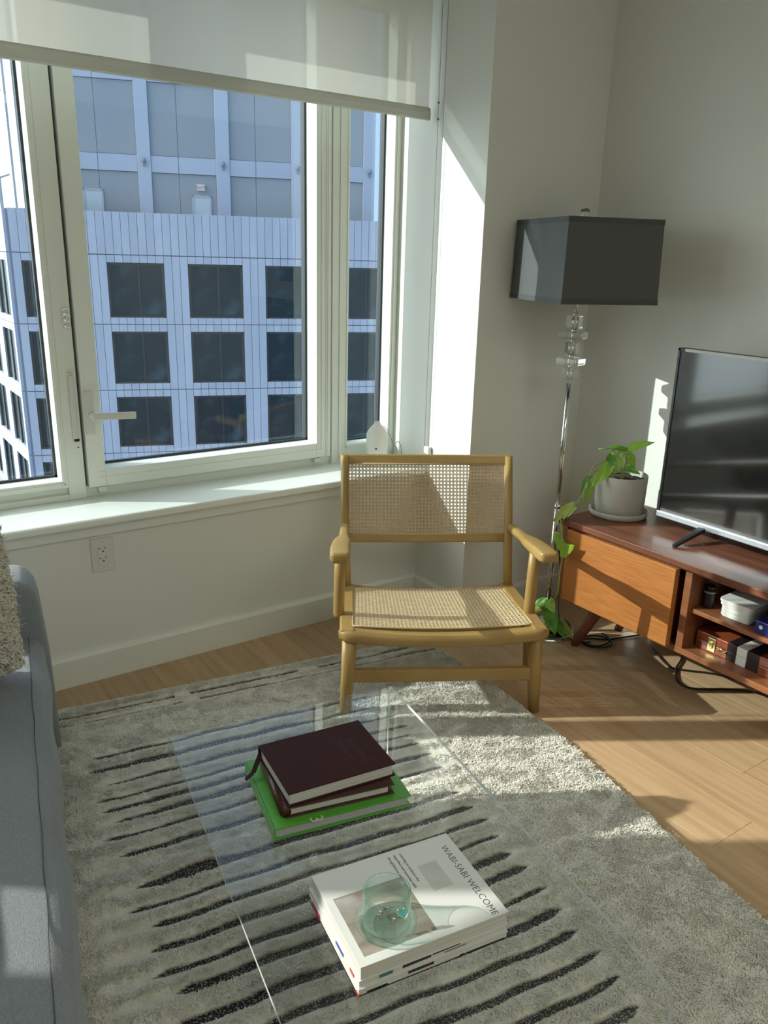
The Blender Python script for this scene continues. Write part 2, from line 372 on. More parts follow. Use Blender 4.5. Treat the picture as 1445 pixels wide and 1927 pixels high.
# surrounding frame and mullions
fr = thing('trim_3', 'white aluminium outer frame and mullions around the three window lights', None, kind='structure')
MB().box((.632, YF, ZS), (.689, 2.885, 2.345), bev=.002).build('mullion', m_frame, fr)
MB().box((1.684, YF+.004, ZS), (1.715, 2.885, 2.345), bev=.002).build('mullion', m_frame, fr)
MB().box((-.44, YF, ZS), (.632, 2.885, .612), bev=.002).build('bottom_rail', m_frame, fr)
MB().box((-.44, YF+.022, .612), (.632, 2.885, .637)).build('bottom_rail', m_frame, fr)
MB().box((.689, YF+.018, ZS), (1.684, 2.885, .63)).build('bottom_rail', m_frame, fr)
MB().box((1.715, YF+.008, ZS), (1.993, 2.885, .612)).build('bottom_rail', m_frame, fr)
MB().box((.689, YF+.03, .63), (.698, 2.885, 2.345)).build('gap_seal', m_gasket, fr)
MB().box((1.668, YF+.02, .63), (1.684, 2.885, 2.345)).build('gap_seal', mat('grey_gap', (.16, .17, .17), .6), fr)
MB().box((.731, YF-.001, .605), (.76, YF+.018, .625), bev=.002).build('weep_cover', m_frame, fr)
MB().box((1.60, YF-.001, .605), (1.63, YF+.018, .625), bev=.002).build('weep_cover', m_frame, fr)
# thin beads and grooves on the frames
def bead(x0, x1, z0, z1, y, par, w=.004):
    b = MB()
    b.box((x0, y-.003, z0), (x0+w, y, z1)); b.box((x1-w, y-.003, z0), (x1, y, z1)); b.box((x0, y-.003, z0), (x1, y, z0+w)); b.build('glazing_bead', m_frame, par)
bead(-.165, .622, .650, 2.33, YF, w1); bead(1.747, 1.975, .655, 2.31, YF, w3)
b = MB(); b.box((.735, YF-.0145, .682), (.757, YF-.012, .683)); b.box((.735, YF-.0145, .663), (1.625, YF-.012, .6645)); b.box((1.6245, YF-.0145, .663), (1.626, YF-.012, 2.3)); b.box((1.645, YF-.0145, .63), (1.6465, YF-.012, 2.34)); b.box((1.653, YF-.0145, .63), (1.6545, YF-.012, 2.34))
b.build('glazing_bead', m_frame, w2)
# latch hardware
hb = MB().box((.702, YF-.022, .818), (.733, YF-.012, .966), bev=.004).build('handle_plate', m_white, w2)
h = MB(); h.tube([(.724, YF-.02, .884), (.724, YF-.055, .884)], .012, 14)
h.bar((.716, YF-.055, .884), (.862, YF-.057, .879), .012, .024, bev=.004); h.build('lever', m_white, hb)
lb = MB().box((.662, YF-.004, 1.169), (.684, YF, 1.236), bev=.001).build('lock_plate', m_chrome, fr)
for z in (1.222, 1.203, 1.183):
    MB().tube([(.673, YF-.003, z), (.673, YF-.007, z)], .0085, 16).build('lock_screw', m_chrome, lb)
st = MB().box((.660, YF-.010, .805), (.679, YF, 1.028), bev=.003).build('opening_limiter', m_white, fr)
s_ = MB(); s_.box((.664, YF-.0105, .797), (.679, YF-.001, .805)); s_.tube([(.669, YF-.0105, 1.02), (.669, YF-.0115, 1.02)], .002, 8); s_.tube([(.675, YF+.001, .774), (.675, YF-.002, .774)], .0025, 8); s_.build('slot', m_slot, st)
MB().box((.6665, YF-.013, .81), (.673, YF-.009, .832), bev=.001).build('catch', m_white, st)

# roller blind
def roller(x0, x1, label, beads=True):
    bl = thing('roller_blind', label, 'blind', (x0, 2.576, 1.90), group=None)
    f = MB(); f.grid(lambda u, v: (u*(x1-x0), 0, .035+v*.66), 24, 12); f.build('fabric', m_blind, bl)
    hm = MB(); pr = [(-.006, 0), (.004, 0), (.006, .004), (.006, .020), (.0008, .043), (-.002, .042), (-.0125, .021), (-.0115, .003)]
    hm.prism(pr, 0, x1-x0, lambda a, b_, h: (h, a, b_)); hm.build('hem_bar', m_hem, bl)
    MB().box((0, -.004, .0), (.006, .006, .036)).build('end_cap', m_hem, bl); MB().box((x1-x0-.006, -.010, -.001), (x1-x0, .008, .038)).build('end_cap', m_hem, bl)
    MB().tube([(0, .02, .66), (x1-x0, .02, .66)], .028, 16).build('roller_tube', m_white, bl)
    return bl
bl = roller(-.42, 1.968, 'white half-drawn roller blind covering the top of the window')
ch = MB()
def chain(xa, ya, za, xb, yb, zb):
    n = int(abs(za-zb)/.0062)
    for i in range(n):
        f = i/n; c = (xa+(xb-xa)*f+.42, ya+(yb-ya)*f-2.576, za+(zb-za)*f-1.90); r = .0021
        vs = [(c[0]+r, c[1], c[2]), (c[0]-r, c[1], c[2]), (c[0], c[1]+r, c[2]), (c[0], c[1]-r, c[2]), (c[0], c[1], c[2]+r), (c[0], c[1], c[2]-r)]
        ch.add(vs, [(0, 2, 4), (2, 1, 4), (1, 3, 4), (3, 0, 4), (2, 0, 5), (1, 2, 5), (3, 1, 5), (0, 3, 5)], 0, True)
    ch.tube([(xa+.42, ya-2.576, za-1.9), (xb+.42, yb-2.576, zb-1.9)], .0006, 4)
chain(1.980, 2.535, 2.56, 1.980, 2.535, .665); chain(1.983, 2.505, 2.56, 1.983, 2.512, .665)
for z in (1.955, 1.90): ch.sphere((1.980+.42, 2.535-2.576, z-1.9), .0045, 10)
tag(ch.build('bead_chain', m_bead, bl), kind='stuff')
MB().box((2.395, -.075, -1.245), (2.410, -.035, -1.215), bev=.003).build('chain_holder', m_white, bl)
roller(-1.66, -.47, 'white roller blind on the next window to the left')

# outlet on the wall under the sill
ou = thing('wall_outlet', 'white double wall outlet below the window sill', 'outlet', (.675, YW, .447))
MB().box((-.0375, -.006, -.0585), (.0375, 0, .0585), bev=.002).build('cover_plate', m_white, ou)
MB().box((-.0175, -.0085, -.034), (.0175, -.005, .034), bev=.001).build('receptacle', m_white, ou)
for zc in (.018, -.016):
    o = MB(); o.box((-.0105, -.0092, zc+.003), (-.0085, -.008, zc+.008)); o.box((-.0145, -.0092, zc+.0065), (-.0105, -.008, zc+.0082)); o.box((.0065, -.0092, zc+.003), (.0083, -.008, zc+.011))
    o.tube([(0, -.008, zc-.004), (0, -.0093, zc-.004)], .0026, 10); o.build('socket_slots', m_slot, ou)
for zc in (.047, -.045): MB().tube([(0, -.006, zc), (0, -.0075, zc)], .003, 12).build('screw', m_white, ou)

# ------------------------------------------------------------------ far building
m_conc = mat('concrete_panel', (.43, .44, .52), .8, col2=(.48, .49, .56), cscale=.6, rand=.04)
m_conc2 = mat('smooth_panel', (.31, .325, .35), .8, col2=(.36, .37, .385), cscale=.15)
m_concw = mat('white_beam', (.46, .48, .56), .75)
m_joint = mat('joint_dark', (.26, .28, .34), .9)
m_dglass = mat('dark_glass', (.008, .020, .026), .12, col2=(.045, .085, .10), cscale=.9, spec=.35, contrast=(.52, .8), detail=8, stretch=(1, 1, 1.2))  # paler noise patches paint reflections into the pane colour
m_dframe = mat('dark_window_frame', (.03, .035, .035), .5)
m_door = mat('metal_door', (.56, .60, .62), .6)
m_red = mat('sign_red', (.6, .05, .04), .6)
P0 = Vector((6.95, 37.36, 0)); angB = math.atan2(-.347, .938)
bld = thing('office_building', 'pale concrete office building with square dark windows across the street', 'building', P0, angB)
# local frame: x = s along facade B, -y = outwards (towards us)
core = MB(); core.box((.0, .12, -45), (17.6, 14, 2.9)); core.build('podium_core', m_joint, bld)
def unit(nm, m): return MB().box((0, 0, 0), (1, 1, 1)).mesh(nm, m)
u_panel = unit('panel', m_conc)
BS = [(.54+3.36*k) for k in range(5)]
joints = [2.92, 1.2, -1.69, -4.56, -7.43, -10.3]
def inwin(s): return any(b-.01 < s < b+2.31 for b in BS)
sw = 3.36/10
for k in range(-1, 52):
    s = .54+k*sw*(1.0) - 0.0
    s = round(s, 4)
    if s < -.01+0 and s+sw < .1: continue
    s0 = max(s, .0)
    inst('panel', u_panel, bld, (s0+.008, -.0, joints[1]+.02), sc=(s+sw-s0-.016, .12, joints[0]-joints[1]-.02))
    kk = k % 10
    for fl_ in range(1, 5):
        zt, zb = joints[fl_], joints[fl_+1]
        if kk >= 7 or k < 0:
            inst('panel', u_panel, bld, (s0+.008, 0, zb+.015), sc=(s+sw-s0-.016, .12, zt-zb-.03))
        else:
            inst('tile', u_panel, bld, (s+.008, 0, zt-.31), sc=(sw-.016+.0, .12, .295))
            inst('tile', u_panel, bld, (s+.008, 0, zb+.015), sc=(sw-.016, .12, .27))
for b_ in BS:
    for fl_ in range(1, 5):
        zt = joints[fl_]-.325; zb = joints[fl_+1]+.29
        wn = MB(); wd = 2.33
        for a, c in (((0, 0, 0), (.09, .08, zt-zb)), ((wd-.09, 0, 0), (wd, .08, zt-zb)), ((0, 0, 0), (wd, .08, .08)), ((0, 0, zt-zb-.08), (wd, .08, zt-zb)), ((1.25, .02, 0), (1.31, .08, zt-zb))): wn.box(a, c)
        o = wn.build('window', m_dframe, bld); o.location = (b_+.0, .05, zb)
        MB().box((0, .06, 0), (wd, .1, zt-zb)).build('pane', m_dglass, o)
# sunlit side face A (runs away from us), in the building frame we need world +Y direction
A = thing('side_wing', 'sunlit side of the concrete office building, seen at the left window edge', 'building', P0, PI/2)
# local x = away (+Y world), local y = -X world (outwards)
MB().box((0.0, -5.9, -45), (26, -.12, 2.9)).build('wing_core', m_joint, A)
fa = MB(); ft = MB()
for k in range(0, 74):
    s = k*sw; kk = (k-1) % 10
    fa.box((s+.008, -.12, joints[1]+.02), (s+sw-.012, 0, joints[0]))
    for fl_ in range(1, 5):
        zt, zb = joints[fl_], joints[fl_+1]
        if kk >= 7 or k < 1: fa.box((s+.008, -.12, zb+.015), (s+sw-.012, 0, zt-.015))
        else:
            ft.box((s+.008, -.12, zt-.31), (s+sw-.012, 0, zt-.015)); ft.box((s+.008, -.12, zb+.015), (s+sw-.012, 0, zb+.285))
tag(fa.build('panel_cladding', m_conc, A), kind='stuff'); tag(ft.build('tile_cladding', m_conc, A), kind='stuff')
for k in range(5):
    for fl_ in range(1, 5):
        zt = joints[fl_]-.325; zb = joints[fl_+1]+.29
        o = MB().box((0, -.08, 0), (.1, 0, zt-zb)).box((2.25, -.08, 0), (2.35, 0, zt-zb)).box((1.2, -.08, 0), (1.28, -.02, zt-zb)).build('window', m_dframe, A); o.location = (.336+3.36*k, -.05, zb)
        MB().box((0, -.1, 0), (2.35, -.06, zt-zb)).build('pane', m_dglass, o)
# set-back upper tower on facade B
tw = thing('upper_tower', 'smooth upper storeys of the concrete building with wide white beams', 'building', P0, angB)
TO = 2.5
MB().box((1.2, TO+.2, 2.9), (16.1, TO+10, 16)).build('tower_core', m_joint, tw)
cols = [(1.94, 2.5), (5.35, 5.93), (8.76, 9.37), (12.17, 12.74), (15.58, 16.13)]
for a, c in cols: MB().box((a, TO-.1, 2.9), (c, TO+.2, 16), bev=.02).build('pilaster', m_concw, tw)
for z0, z1 in ((4.72, 5.40), (8.35, 8.95), (12.0, 12.6)):
    for i in range(4):
        a, c = cols[i][1], cols[i+1][0]; mid = a+(c-a)*.42
        MB().box((a+.01, TO-.05, z0), (mid-.012, TO+.2, z1)).build('beam', m_concw, tw); MB().box((mid+.008, TO-.05, z0), (c-.01, TO+.2, z1)).build('beam', m_concw, tw)
for z0, z1 in ((2.9, 4.70), (5.42, 8.33), (8.97, 11.98)):
    for i in range(4):
        a, c = cols[i][1], cols[i+1][0]; mid = a+(c-a)*.42
        MB().box((a+.01, TO+.03, z0), (mid-.008, TO+.2, z1)).build('panel', m_conc2, tw); MB().box((mid+.008, TO+.03, z0), (c-.01, TO+.2, z1)).build('panel', m_conc2, tw)
for a, c in cols:
    xm = (a+c)/2
    MB().tube([(xm, TO-.12, 5.15), (xm, TO-.34, 5.2)], .09, 10).box((xm-.05, TO-.16, 4.95), (xm+.05, TO-.1, 5.12)).build('wall_light', m_joint, tw)
for a, z in ((7.64, 3.84), (2.96, 3.95)):
    d = MB().box((a, TO-.02, 2.8), (a+.08, TO+.03, z+.0)).box((a+.78, TO-.02, 2.8), (a+.86, TO+.03, z)).box((a, TO-.02, z-.08), (a+.86, TO+.03, z)).build('door_frame', m_concw, tw)
    MB().box((a+.08, TO, 2.8), (a+.78, TO+.03, z-.08)).build('door_leaf', m_door, d)
ex = MB().box((7.86, TO-.12, 4.05), (8.22, TO+.03, 4.30)).build('exit_sign', m_white, tw)
text_mesh('lettering', 'EXIT', .2, m_red, .004, ex, frame_mx((8.04, TO-.125, 4.10), (1, 0, 0), (0, 0, 1)), 'CENTER')
# tower face A
ta = thing('tower_side', 'overexposed sunlit side of the upper tower at the far left', 'building', (P0[0]+1.4, P0[1]+2.2, 0), PI/2)
MB().box((0, -5.0, 2.9), (26, -.2, 16)).build('tower_core', m_joint, ta)
for k in range(7):
    a = 1.5+3.4*k
    MB().box((a, -.2, 2.9), (a+.55, .1, 16)).build('pilaster', m_concw, ta)
    for z0, z1 in ((2.9, 4.55), (5.2, 8.0), (8.65, 11.6)): MB().box((a+.56, -.2, z0), (a+3.39, -.03, z1)).build('panel', m_conc2, ta)
    for z0, z1 in ((4.56, 5.18), (8.02, 8.63)): MB().box((a+.56, -.2, z0), (a+3.39, .05, z1)).build('beam', m_concw, ta)
MB().box((0, -.2, 2.9), (1.49, .02, 16)).build('panel', m_conc2, ta)
def mx_of(o): return Matrix.Translation(o.location) @ Matrix.Rotation(o.rotation_euler.z, 4, 'Z')
for g_ in (A, tw, ta):                                  # one building: every part hangs directly under it
    rel = mx_of(bld).inverted() @ mx_of(g_)
    for o in [o for o in list(C.objects) if o.parent is g_]:
        o.parent = bld; o.matrix_basis = rel @ (Matrix.Translation(o.location) @ Matrix.Diagonal((*o.scale, 1)))
    bpy.data.objects.remove(g_)
struct('ground_far', MB().box((-200, 10, -45.2), (250, 300, -45)), mat('street', (.25, .26, .27), .9))

# ------------------------------------------------------------------ rug
RO = Vector((1.835, 2.065)); th = math.radians(-14.5)
EU = np.array([-math.cos(th), -math.sin(th)]); EV = np.array([math.sin(th), -math.cos(th)])
def ur(s): return np.interp(s, [0, .27, .33, .83, 1.12, 1.55, 2.2], [.124, .05, .03, -.045, -.058, -.08, -.125])
def vf(u): return -.15+.098*u
def rug_xy(a, s):
    """a: distance in from the right edge, s: distance in from the far edge"""
    u = ur(s)+a; v = vf(u)+s
    return RO[0]+EU[0]*u+EV[0]*v, RO[1]+EU[1]*u+EV[1]*v
RW, RL = 1.86, 2.05
LN = [.325, .393, .464, .532, .58, .63, .694, .765, .885, .956, 1.015, 1.083, 1.151, 1.207, 1.283, 1.352, 1.417, 1.484, 1.55, 1.62, 1.69, 1.76, 1.83, 1.9]
LW = [max(.0085, 1.1*q_) for q_ in [.006, .010, .006, .007, .008, .009, .006, .008, .012, .006, .006, .007, .010, .011, .009, .010, .009, .011, .008, .010, .009, .01, .01, .01]]
def darkness(u, s):
    """0..1 mask of flat-woven dark lines"""
    d = np.zeros_like(u)
    wob = .004*np.sin(u*9)+.0025*np.sin(u*31+s*7)
    for i, (l, w) in enumerate(zip(LN, LW)):
        ul = np.interp(l, [.3, .7, 1.3, 2], [1.345, 1.295, 1.195, 1.09])+.02*math.sin(i*2.3)
        rr = np.interp(l, [.3, .47, .63, .9, 1.3, 2], [.45, .40, .385, .365, .335, .30])+.008*math.sin(i*1.7)
        ww = w*(1+.25*np.sin(u*5+i*2))
        if i == 8: ww = w*np.interp(u, [1.0, 1.12, 1.25], [.8, 1.9, .3])
        taper = np.clip((ul-u)/.03, 0, 1)*np.clip((u-rr)/.03, 0, 1)
        d = np.maximum(d, np.clip((ww*taper-np.abs(s+wob*1.0-l))/.0022+.5, 0, 1)*(taper > 0))
    for l, w in ((.073, .0062), (.118, .0036)):
        brk = (np.sin(u*13+l*40)+np.sin(u*29) > (-1.35 if w > .002 else -.3))
        d = np.maximum(d, np.clip((w-np.abs(s+wob*.6-l))/.0015+.5, 0, 1)*brk)
    return d
def hnoise(x, y, f, seed):
    r = np.random.default_rng(seed); o = np.zeros_like(x)
    for k in range(7):
        a = r.uniform(0, 2*PI); ff = f*r.uniform(.7, 1.4); o += np.sin((x*math.cos(a)+y*math.sin(a))*ff+r.uniform(0, 6))
    return o/7
def groove(u, s):
    """pile height factor: ridges of pile between the grooves"""
    g = np.ones_like(u)
    for i, l in enumerate(LN+[.809]):
        inside = (np.clip((1.40-u)/.12, 0, 1)*np.clip((u-.28)/.1, 0, 1))
        g = np.minimum(g, 1-inside*.85*np.exp(-((s-l)/np.where(s > l, .021, .011))**2))
    for l in (.073, .118): g = np.minimum(g, 1-.7*np.exp(-((s-l)/np.where(s > l, .016, .008))**2))
    ed = np.clip((s-.016)/.008, 0, 1)
    return g*(.25+.75*ed)
NA, NS = 400, 520
aa, ss = np.meshgrid(np.linspace(0, RW, NA), np.linspace(0, RL, NS))
X, Y = rug_xy(aa, ss); uu = ur(ss)+aa
DK = darkness(uu, ss); GR = groove(uu, ss)
edge = np.clip(np.minimum(aa, ss)/.008, 0, 1)
def base_z(X, Y, DK, GR, edge):
    z = .003+edge*(.004+.0085*GR*(1-DK)+(1-DK)*GR*.0035*(hnoise(X, Y, 260, 3)+.8*hnoise(X, Y, 520, 4)))+.004*np.clip(hnoise(X, Y, 5, 9), 0, 1)*edge
    return np.maximum(z, .0015)
Z = base_z(X, Y, DK, GR, edge)
me = bpy.data.meshes.new('rug_base')
nv = NA*NS; me.vertices.add(nv); me.vertices.foreach_set('co', np.stack([X, Y, Z], -1).astype(np.float32).ravel())
ii = np.arange(nv).reshape(NS, NA); q = np.stack([ii[:-1, :-1], ii[:-1, 1:], ii[1:, 1:], ii[1:, :-1]], -1).reshape(-1, 4)[:, ::-1]
me.loops.add(q.size); me.loops.foreach_set('vertex_index', q.ravel().astype(np.int32))
me.polygons.add(len(q)); me.polygons.foreach_set('loop_start', (np.arange(len(q))*4).astype(np.int32)); me.polygons.foreach_set('use_smooth', np.ones(len(q), bool))
me.update(calc_edges=True)
at = me.attributes.new('dark', 'FLOAT', 'POINT'); at.data.foreach_set('value', DK.astype(np.float32).ravel())
def wool(name, withdark):
    m = mat(name, (.62, .60, .52), .95, col2=(.74, .72, .65), cscale=30, sheen=.2)
    t = m.node_tree; b = t.nodes['Principled BSDF']
    if withdark:
        src = b.inputs['Base Color'].links[0].from_socket
        a = t.nodes.new('ShaderNodeAttribute'); a.attribute_name = 'dark'
        vo = t.nodes.new('ShaderNodeTexVoronoi'); vo.inputs['Scale'].default_value = 230
        g = t.nodes.new('ShaderNodeTexCoord'); t.links.new(g.outputs['Object'], vo.inputs['Vector'])
        lt = t.nodes.new('ShaderNodeMath'); lt.operation = 'LESS_THAN'; lt.inputs[1].default_value = .34; t.links.new(vo.outputs['Distance'], lt.inputs[0])
        m1 = t.nodes.new('ShaderNodeMixRGB'); m1.inputs[1].default_value = (.012, .012, .014, 1); m1.inputs[2].default_value = (.34, .33, .30, 1); t.links.new(lt.outputs[0], m1.inputs[0])
        m2 = t.nodes.new('ShaderNodeMixRGB'); t.links.new(a.outputs['Fac'], m2.inputs[0]); t.links.new(src, m2.inputs[1]); t.links.new(m1.outputs[0], m2.inputs[2])
        t.links.new(m2.outputs[0], b.inputs['Base Color'])
    return m
me.materials.append(wool('rug_weave', True))
rug = bpy.data.objects.new('rug', me); C.objects.link(rug)
tag(rug, 'cream wool rug with broken dark stripes lying on the oak floor', 'rug')
# pile tufts
NT = 520000
ta_ = rng.uniform(0, RW, NT); ts = rng.uniform(0, RL, NT)**1.0
tu = ur(ts)+ta_; keep = (ts > .026) & (darkness(tu, ts) < .10) & (rng.random(NT) < (.25+.75*groove(tu, ts)))
ta_, ts, tu = ta_[keep], ts[keep], tu[keep]; tx, ty = rug_xy(ta_, ts); n = len(tx)
gz = groove(tu, ts)
ang = 2.2*hnoise(tx, ty, 22, 11)*PI+1.3*hnoise(tx, ty, 75, 12)*PI+rng.normal(0, .85, n)
dl = np.min(np.abs(ts[:, None]-np.array(LN+[.073, .118])[None, :]), 1)
nearl = 1-(1-np.clip((dl-.010)/.016, 0, 1))*np.clip((1.36-tu)/.05, 0, 1)*np.clip((tu-.30)/.05, 0, 1)
Ln = rng.uniform(.006, .0118, n)*(.45+.55*gz)*(.40+.60*nearl); lean = rng.uniform(.6, 1.15, n)
wd = rng.uniform(.0009, .0017, n)
dx, dy = np.cos(ang), np.sin(ang); px_, py_ = -dy, dx
zb = base_z(tx, ty, darkness(tu, ts), gz, np.clip(np.minimum(ta_, ts)/.008, 0, 1))-.0005
V = np.zeros((n, 5, 3), np.float32)
def setv(k, f, h, side, w):
    V[:, k, 0] = tx+dx*Ln*f*lean+px_*side*w; V[:, k, 1] = ty+dy*Ln*f*lean+py_*side*w; V[:, k, 2] = zb+h*Ln
setv(0, 0, -.2, -1, wd); setv(1, 0, -.2, 1, wd); setv(2, .45, .42, -1, wd*.95); setv(3, .45, .42, 1, wd*.95); setv(4, 1.0, .40, 0, wd)
me = bpy.data.meshes.new('rug_pile'); me.vertices.add(n*5); me.vertices.foreach_set('co', V.ravel())
b0 = (np.arange(n)*5)[:, None]
tri = np.concatenate([b0+np.array([[0, 1, 3]]), b0+np.array([[0, 3, 2]]), b0+np.array([[2, 3, 4]])], 0).astype(np.int32)
me.loops.add(tri.size); me.loops.foreach_set('vertex_index', tri.ravel()); me.polygons.add(len(tri)); me.polygons.foreach_set('loop_start', (np.arange(len(tri))*3).astype(np.int32)); me.polygons.foreach_set('use_smooth', np.ones(len(tri), bool))
me.update(calc_edges=True); me.materials.append(wool('rug_wool', False))
pile = bpy.data.objects.new('pile', me); C.objects.link(pile); pile.parent = rug; tag(pile, kind='stuff')

# ------------------------------------------------------------------ sofa
SR = math.radians(-10.3)
sofa = thing('sofa', 'grey fabric sofa along the left edge with a rounded armrest', 'sofa', (.373, 2.10, 0), SR)
def cushion(u, v, w=.72, l=2.25, z0=.27, z1=.43, r=.05):
    pass
sc = MB()
NY = 60
def seat_fn(u, v):
    # profile across the seat front: u 0..1 from back of top to under front
    pr = [(-.72, .432), (-.4, .436), (-.2, .437), (-.10, .436), (-.05, .432), (-.034, .430), (-.016, .421), (-.002, .405), (.006, .38), (.006, .33), (0.0, .29), (-.015, .275), (-.7, .272)]
    k = u*(len(pr)-1); i = min(int(k), len(pr)-2); f = k-i
    x_ = pr[i][0]*(1-f)+pr[i+1][0]*f; z_ = pr[i][1]*(1-f)+pr[i+1][1]*f
    y_ = -2.2*v
    if z_ > .35: z_ += .003*math.sin(y_*9+x_*6)*math.sin(x_*7+1)+.0022*math.sin(y_*23+2*math.sin(x_*11))
    if x_ > -.03: x_ += .0035*math.sin(y_*17+z_*30)
    return (x_, y_, z_)
sc.grid(seat_fn, 48, 90); sc.build('seat_cushion', m_sofa, sofa)
sm_ = MB(); sm_.tube([(-.034+.001*math.sin(i*.9), -2.2*i/80, .4325+.0025*math.sin(-2.2*i/80*9)) for i in range(81)], .0009, 5); sm_.build('seam', m_seam, sofa)
fb = MB(); fb.box((-.70, -2.2, .07), (-.01, 0, .27), bev=.02); fb.build('base', m_sofa, sofa)
prof = []
for k in range(9):
    a = PI/2*k/8; prof.append((-.115+.13*math.sin(a)+.0, .445+.135*math.cos(a)))
arm_poly = [(-.86, .592), (-.075, .592), (-.04, .586), (-.018, .572), (-.004, .548), (.003, .51), (.008, .44), (.015, .33), (.018, .20), (.018, .07), (-.86, .07)]
am = bmesh.new()
vs0 = [am.verts.new((a, .0, b_)) for a, b_ in arm_poly]; f0 = am.faces.new(vs0)
ext = bmesh.ops.extrude_face_region(am, geom=[f0]); nvv = [g for g in ext['geom'] if isinstance(g, bmesh.types.BMVert)]
for v in nvv: v.co.y += .17
bmesh.ops.recalc_face_normals(am, faces=am.faces[:])
ed = [e for e in am.edges if abs(e.verts[0].co.y-e.verts[1].co.y) < 1e-5]
bmesh.ops.bevel(am, geom=ed, offset=.03, segments=4, profile=.5, affect='EDGES')
am.verts.index_update(); mb = MB(); mb.add([v.co.copy() for v in am.verts], [[v.index for v in f.verts] for f in am.faces], 0, True); am.free()
mb.build('armrest', m_sofa, sofa)
MB().box((-.92, -2.2, .10), (-.72, .0, .80), bev=.05).build('backrest', m_sofa, sofa)
for px0, py0 in ((-.08, .08), (-.8, .08), (-.08, -2.1), (-.8, -2.1)): MB().lathe([(.018, 0), (.024, .08)], 12, (px0, py0, 0)).build('leg', m_legwood, sofa)
# knitted pillow
pil = thing('throw_pillow', 'shaggy cream knitted pillow standing in the sofa corner', 'pillow', (.075, 1.985, .668), SR)
pil.rotation_euler = (0, -.09, SR); pil.location.x -= .032
pb = MB()
def pf(u, v, sgn):
    a = 2*u-1; b_ = 2*v-1; hx, hz, hy = .245, .235, .075
    t = max(0, (1-a**4)*(1-b_**4))**.5
    n_ = .010*math.sin(a*24+3*math.sin(b_*9))*math.sin(b_*26)+.006*math.sin(a*61+b_*17)
    return (hx*a*(1-.05*b_*b_), sgn*(hy*t+n_*t**.3)+.10*v-.05, hz*b_*(1-.05*a*a))
for sgn in (1, -1): pb.grid(lambda u, v: pf(u, v, sgn), 70, 70)
pb.build('pillow_body', m_knit, pil)
lo = MB()
for k in range(5200):
    if k < 3900: u, v, sgn = random.random(), random.random(), -1
    else: u, v, sgn = random.uniform(.93, 1), random.random(), random.choice((-1, 1))
    p = Vector(pf(u, v, sgn)); d = Vector(((u-.5)*1.1, sgn*.6*min(1, (1-u)*8), (v-.5)*.9)).normalized()
    t = d.cross(Vector((random.uniform(-1, 1), random.uniform(-1, 1), random.uniform(-1, 1)))).normalized(); h = random.uniform(.005, .012); r = random.uniform(.004, .009)
    lo.tube([p-t*r, p-t*r*.8+d*h*.7, p+d*h, p+t*r*.8+d*h*.7, p+t*r], random.uniform(.0013, .0028), 4, caps=False)
for k in range(60):
    v = random.random(); p = Vector(pf(.995, v, -1)); L = random.uniform(.012, .028); a = random.uniform(-1.3, .9)
    pts = [p+Vector((L*f*math.cos(a*f), random.uniform(-.003, .003), L*f*math.sin(a)*f)) for f in (0, .35, .7, 1)]
    lo.tube(pts, .0007, 3, caps=False)
tag(lo.build('wool_loops', m_knit, pil), kind='stuff')

# ------------------------------------------------------------------ acrylic table
m_acr = clear_mat('acrylic', (.975, .985, .985), .85, ior=1.49)
m_acre = mat('acrylic_edge', (.62, .66, .66), .15, spec=.8)
def edge_mat():
    m = bpy.data.materials.new('acrylic_edge'); m.use_nodes = True; t = m.node_tree; b = t.nodes['Principled BSDF']; o = t.nodes['Material Output']
    b.inputs['Base Color'].default_value = (.93, .97, .97, 1); b.inputs['Roughness'].default_value = .12; b.inputs['Transmission Weight'].default_value = .25
    tr = t.nodes.new('ShaderNodeBsdfTransparent'); mx = t.nodes.new('ShaderNodeMixShader'); mx.inputs[0].default_value = .12
    t.links.new(b.outputs[0], mx.inputs[1]); t.links.new(tr.outputs[0], mx.inputs[2]); t.links.new(mx.outputs[0], o.inputs[0]); return m
m_acre = edge_mat()
TZ = .36; TR = math.radians(-9.0)
# local: origin under far-left corner, x along far edge, -y towards viewer
tab = thing('coffee_table', 'clear acrylic waterfall coffee table standing on the rug', 'table', (.526, 1.588, .007), TR)
TL, TWd, tk, rad = 1.005, .567, .008, .035
H_ = TZ-.007
outer = [(0, 0)]; pr_o = []; pr_i = []
def arc(cx, cy, r, a0, a1, n): return [(cx+r*math.cos(a0+(a1-a0)*k/n), cy+r*math.sin(a0+(a1-a0)*k/n)) for k in range(n+1)]
# profile in (y,z): far leg at y=0, near leg at y=-TL
po = [(0, 0)]+arc(-rad*.5, H_-rad*.5, rad*.5, 0, PI/2, 8)+arc(-TL+rad, H_-rad, rad, PI/2, PI, 10)+[(-TL, 0)]
pi_ = [(-tk, 0)]+arc(-rad*.5, H_-rad*.5, rad*.5-tk, 0, PI/2, 8)+arc(-TL+rad, H_-rad, rad-tk, PI/2, PI, 10)+[(-TL+tk, 0)]
tb = MB(); n_ = len(po)
for side, prf in ((0, po), (1, pi_)):
    vs = [(x_, y_, z_) for x_ in (0, TWd) for y_, z_ in prf]; tb.add(vs, [(i, i+1, n_+i+1, n_+i) for i in range(n_-1)], 0, True)
for x_ in (0, TWd):
    vs = [(x_, *p) for p in po]+[(x_, *p) for p in pi_]; tb.add(vs, [(i, i+1, n_+i+1, n_+i) for i in range(n_-1)], 1, False)
for e in (0, n_-1):
    tb.add([(0, *po[e]), (TWd, *po[e]), (TWd, *pi_[e]), (0, *pi_[e])], [(0, 1, 2, 3)], 1)
to = tb.build('acrylic_sheet', [m_acr, m_acre], tab, fixn=False)

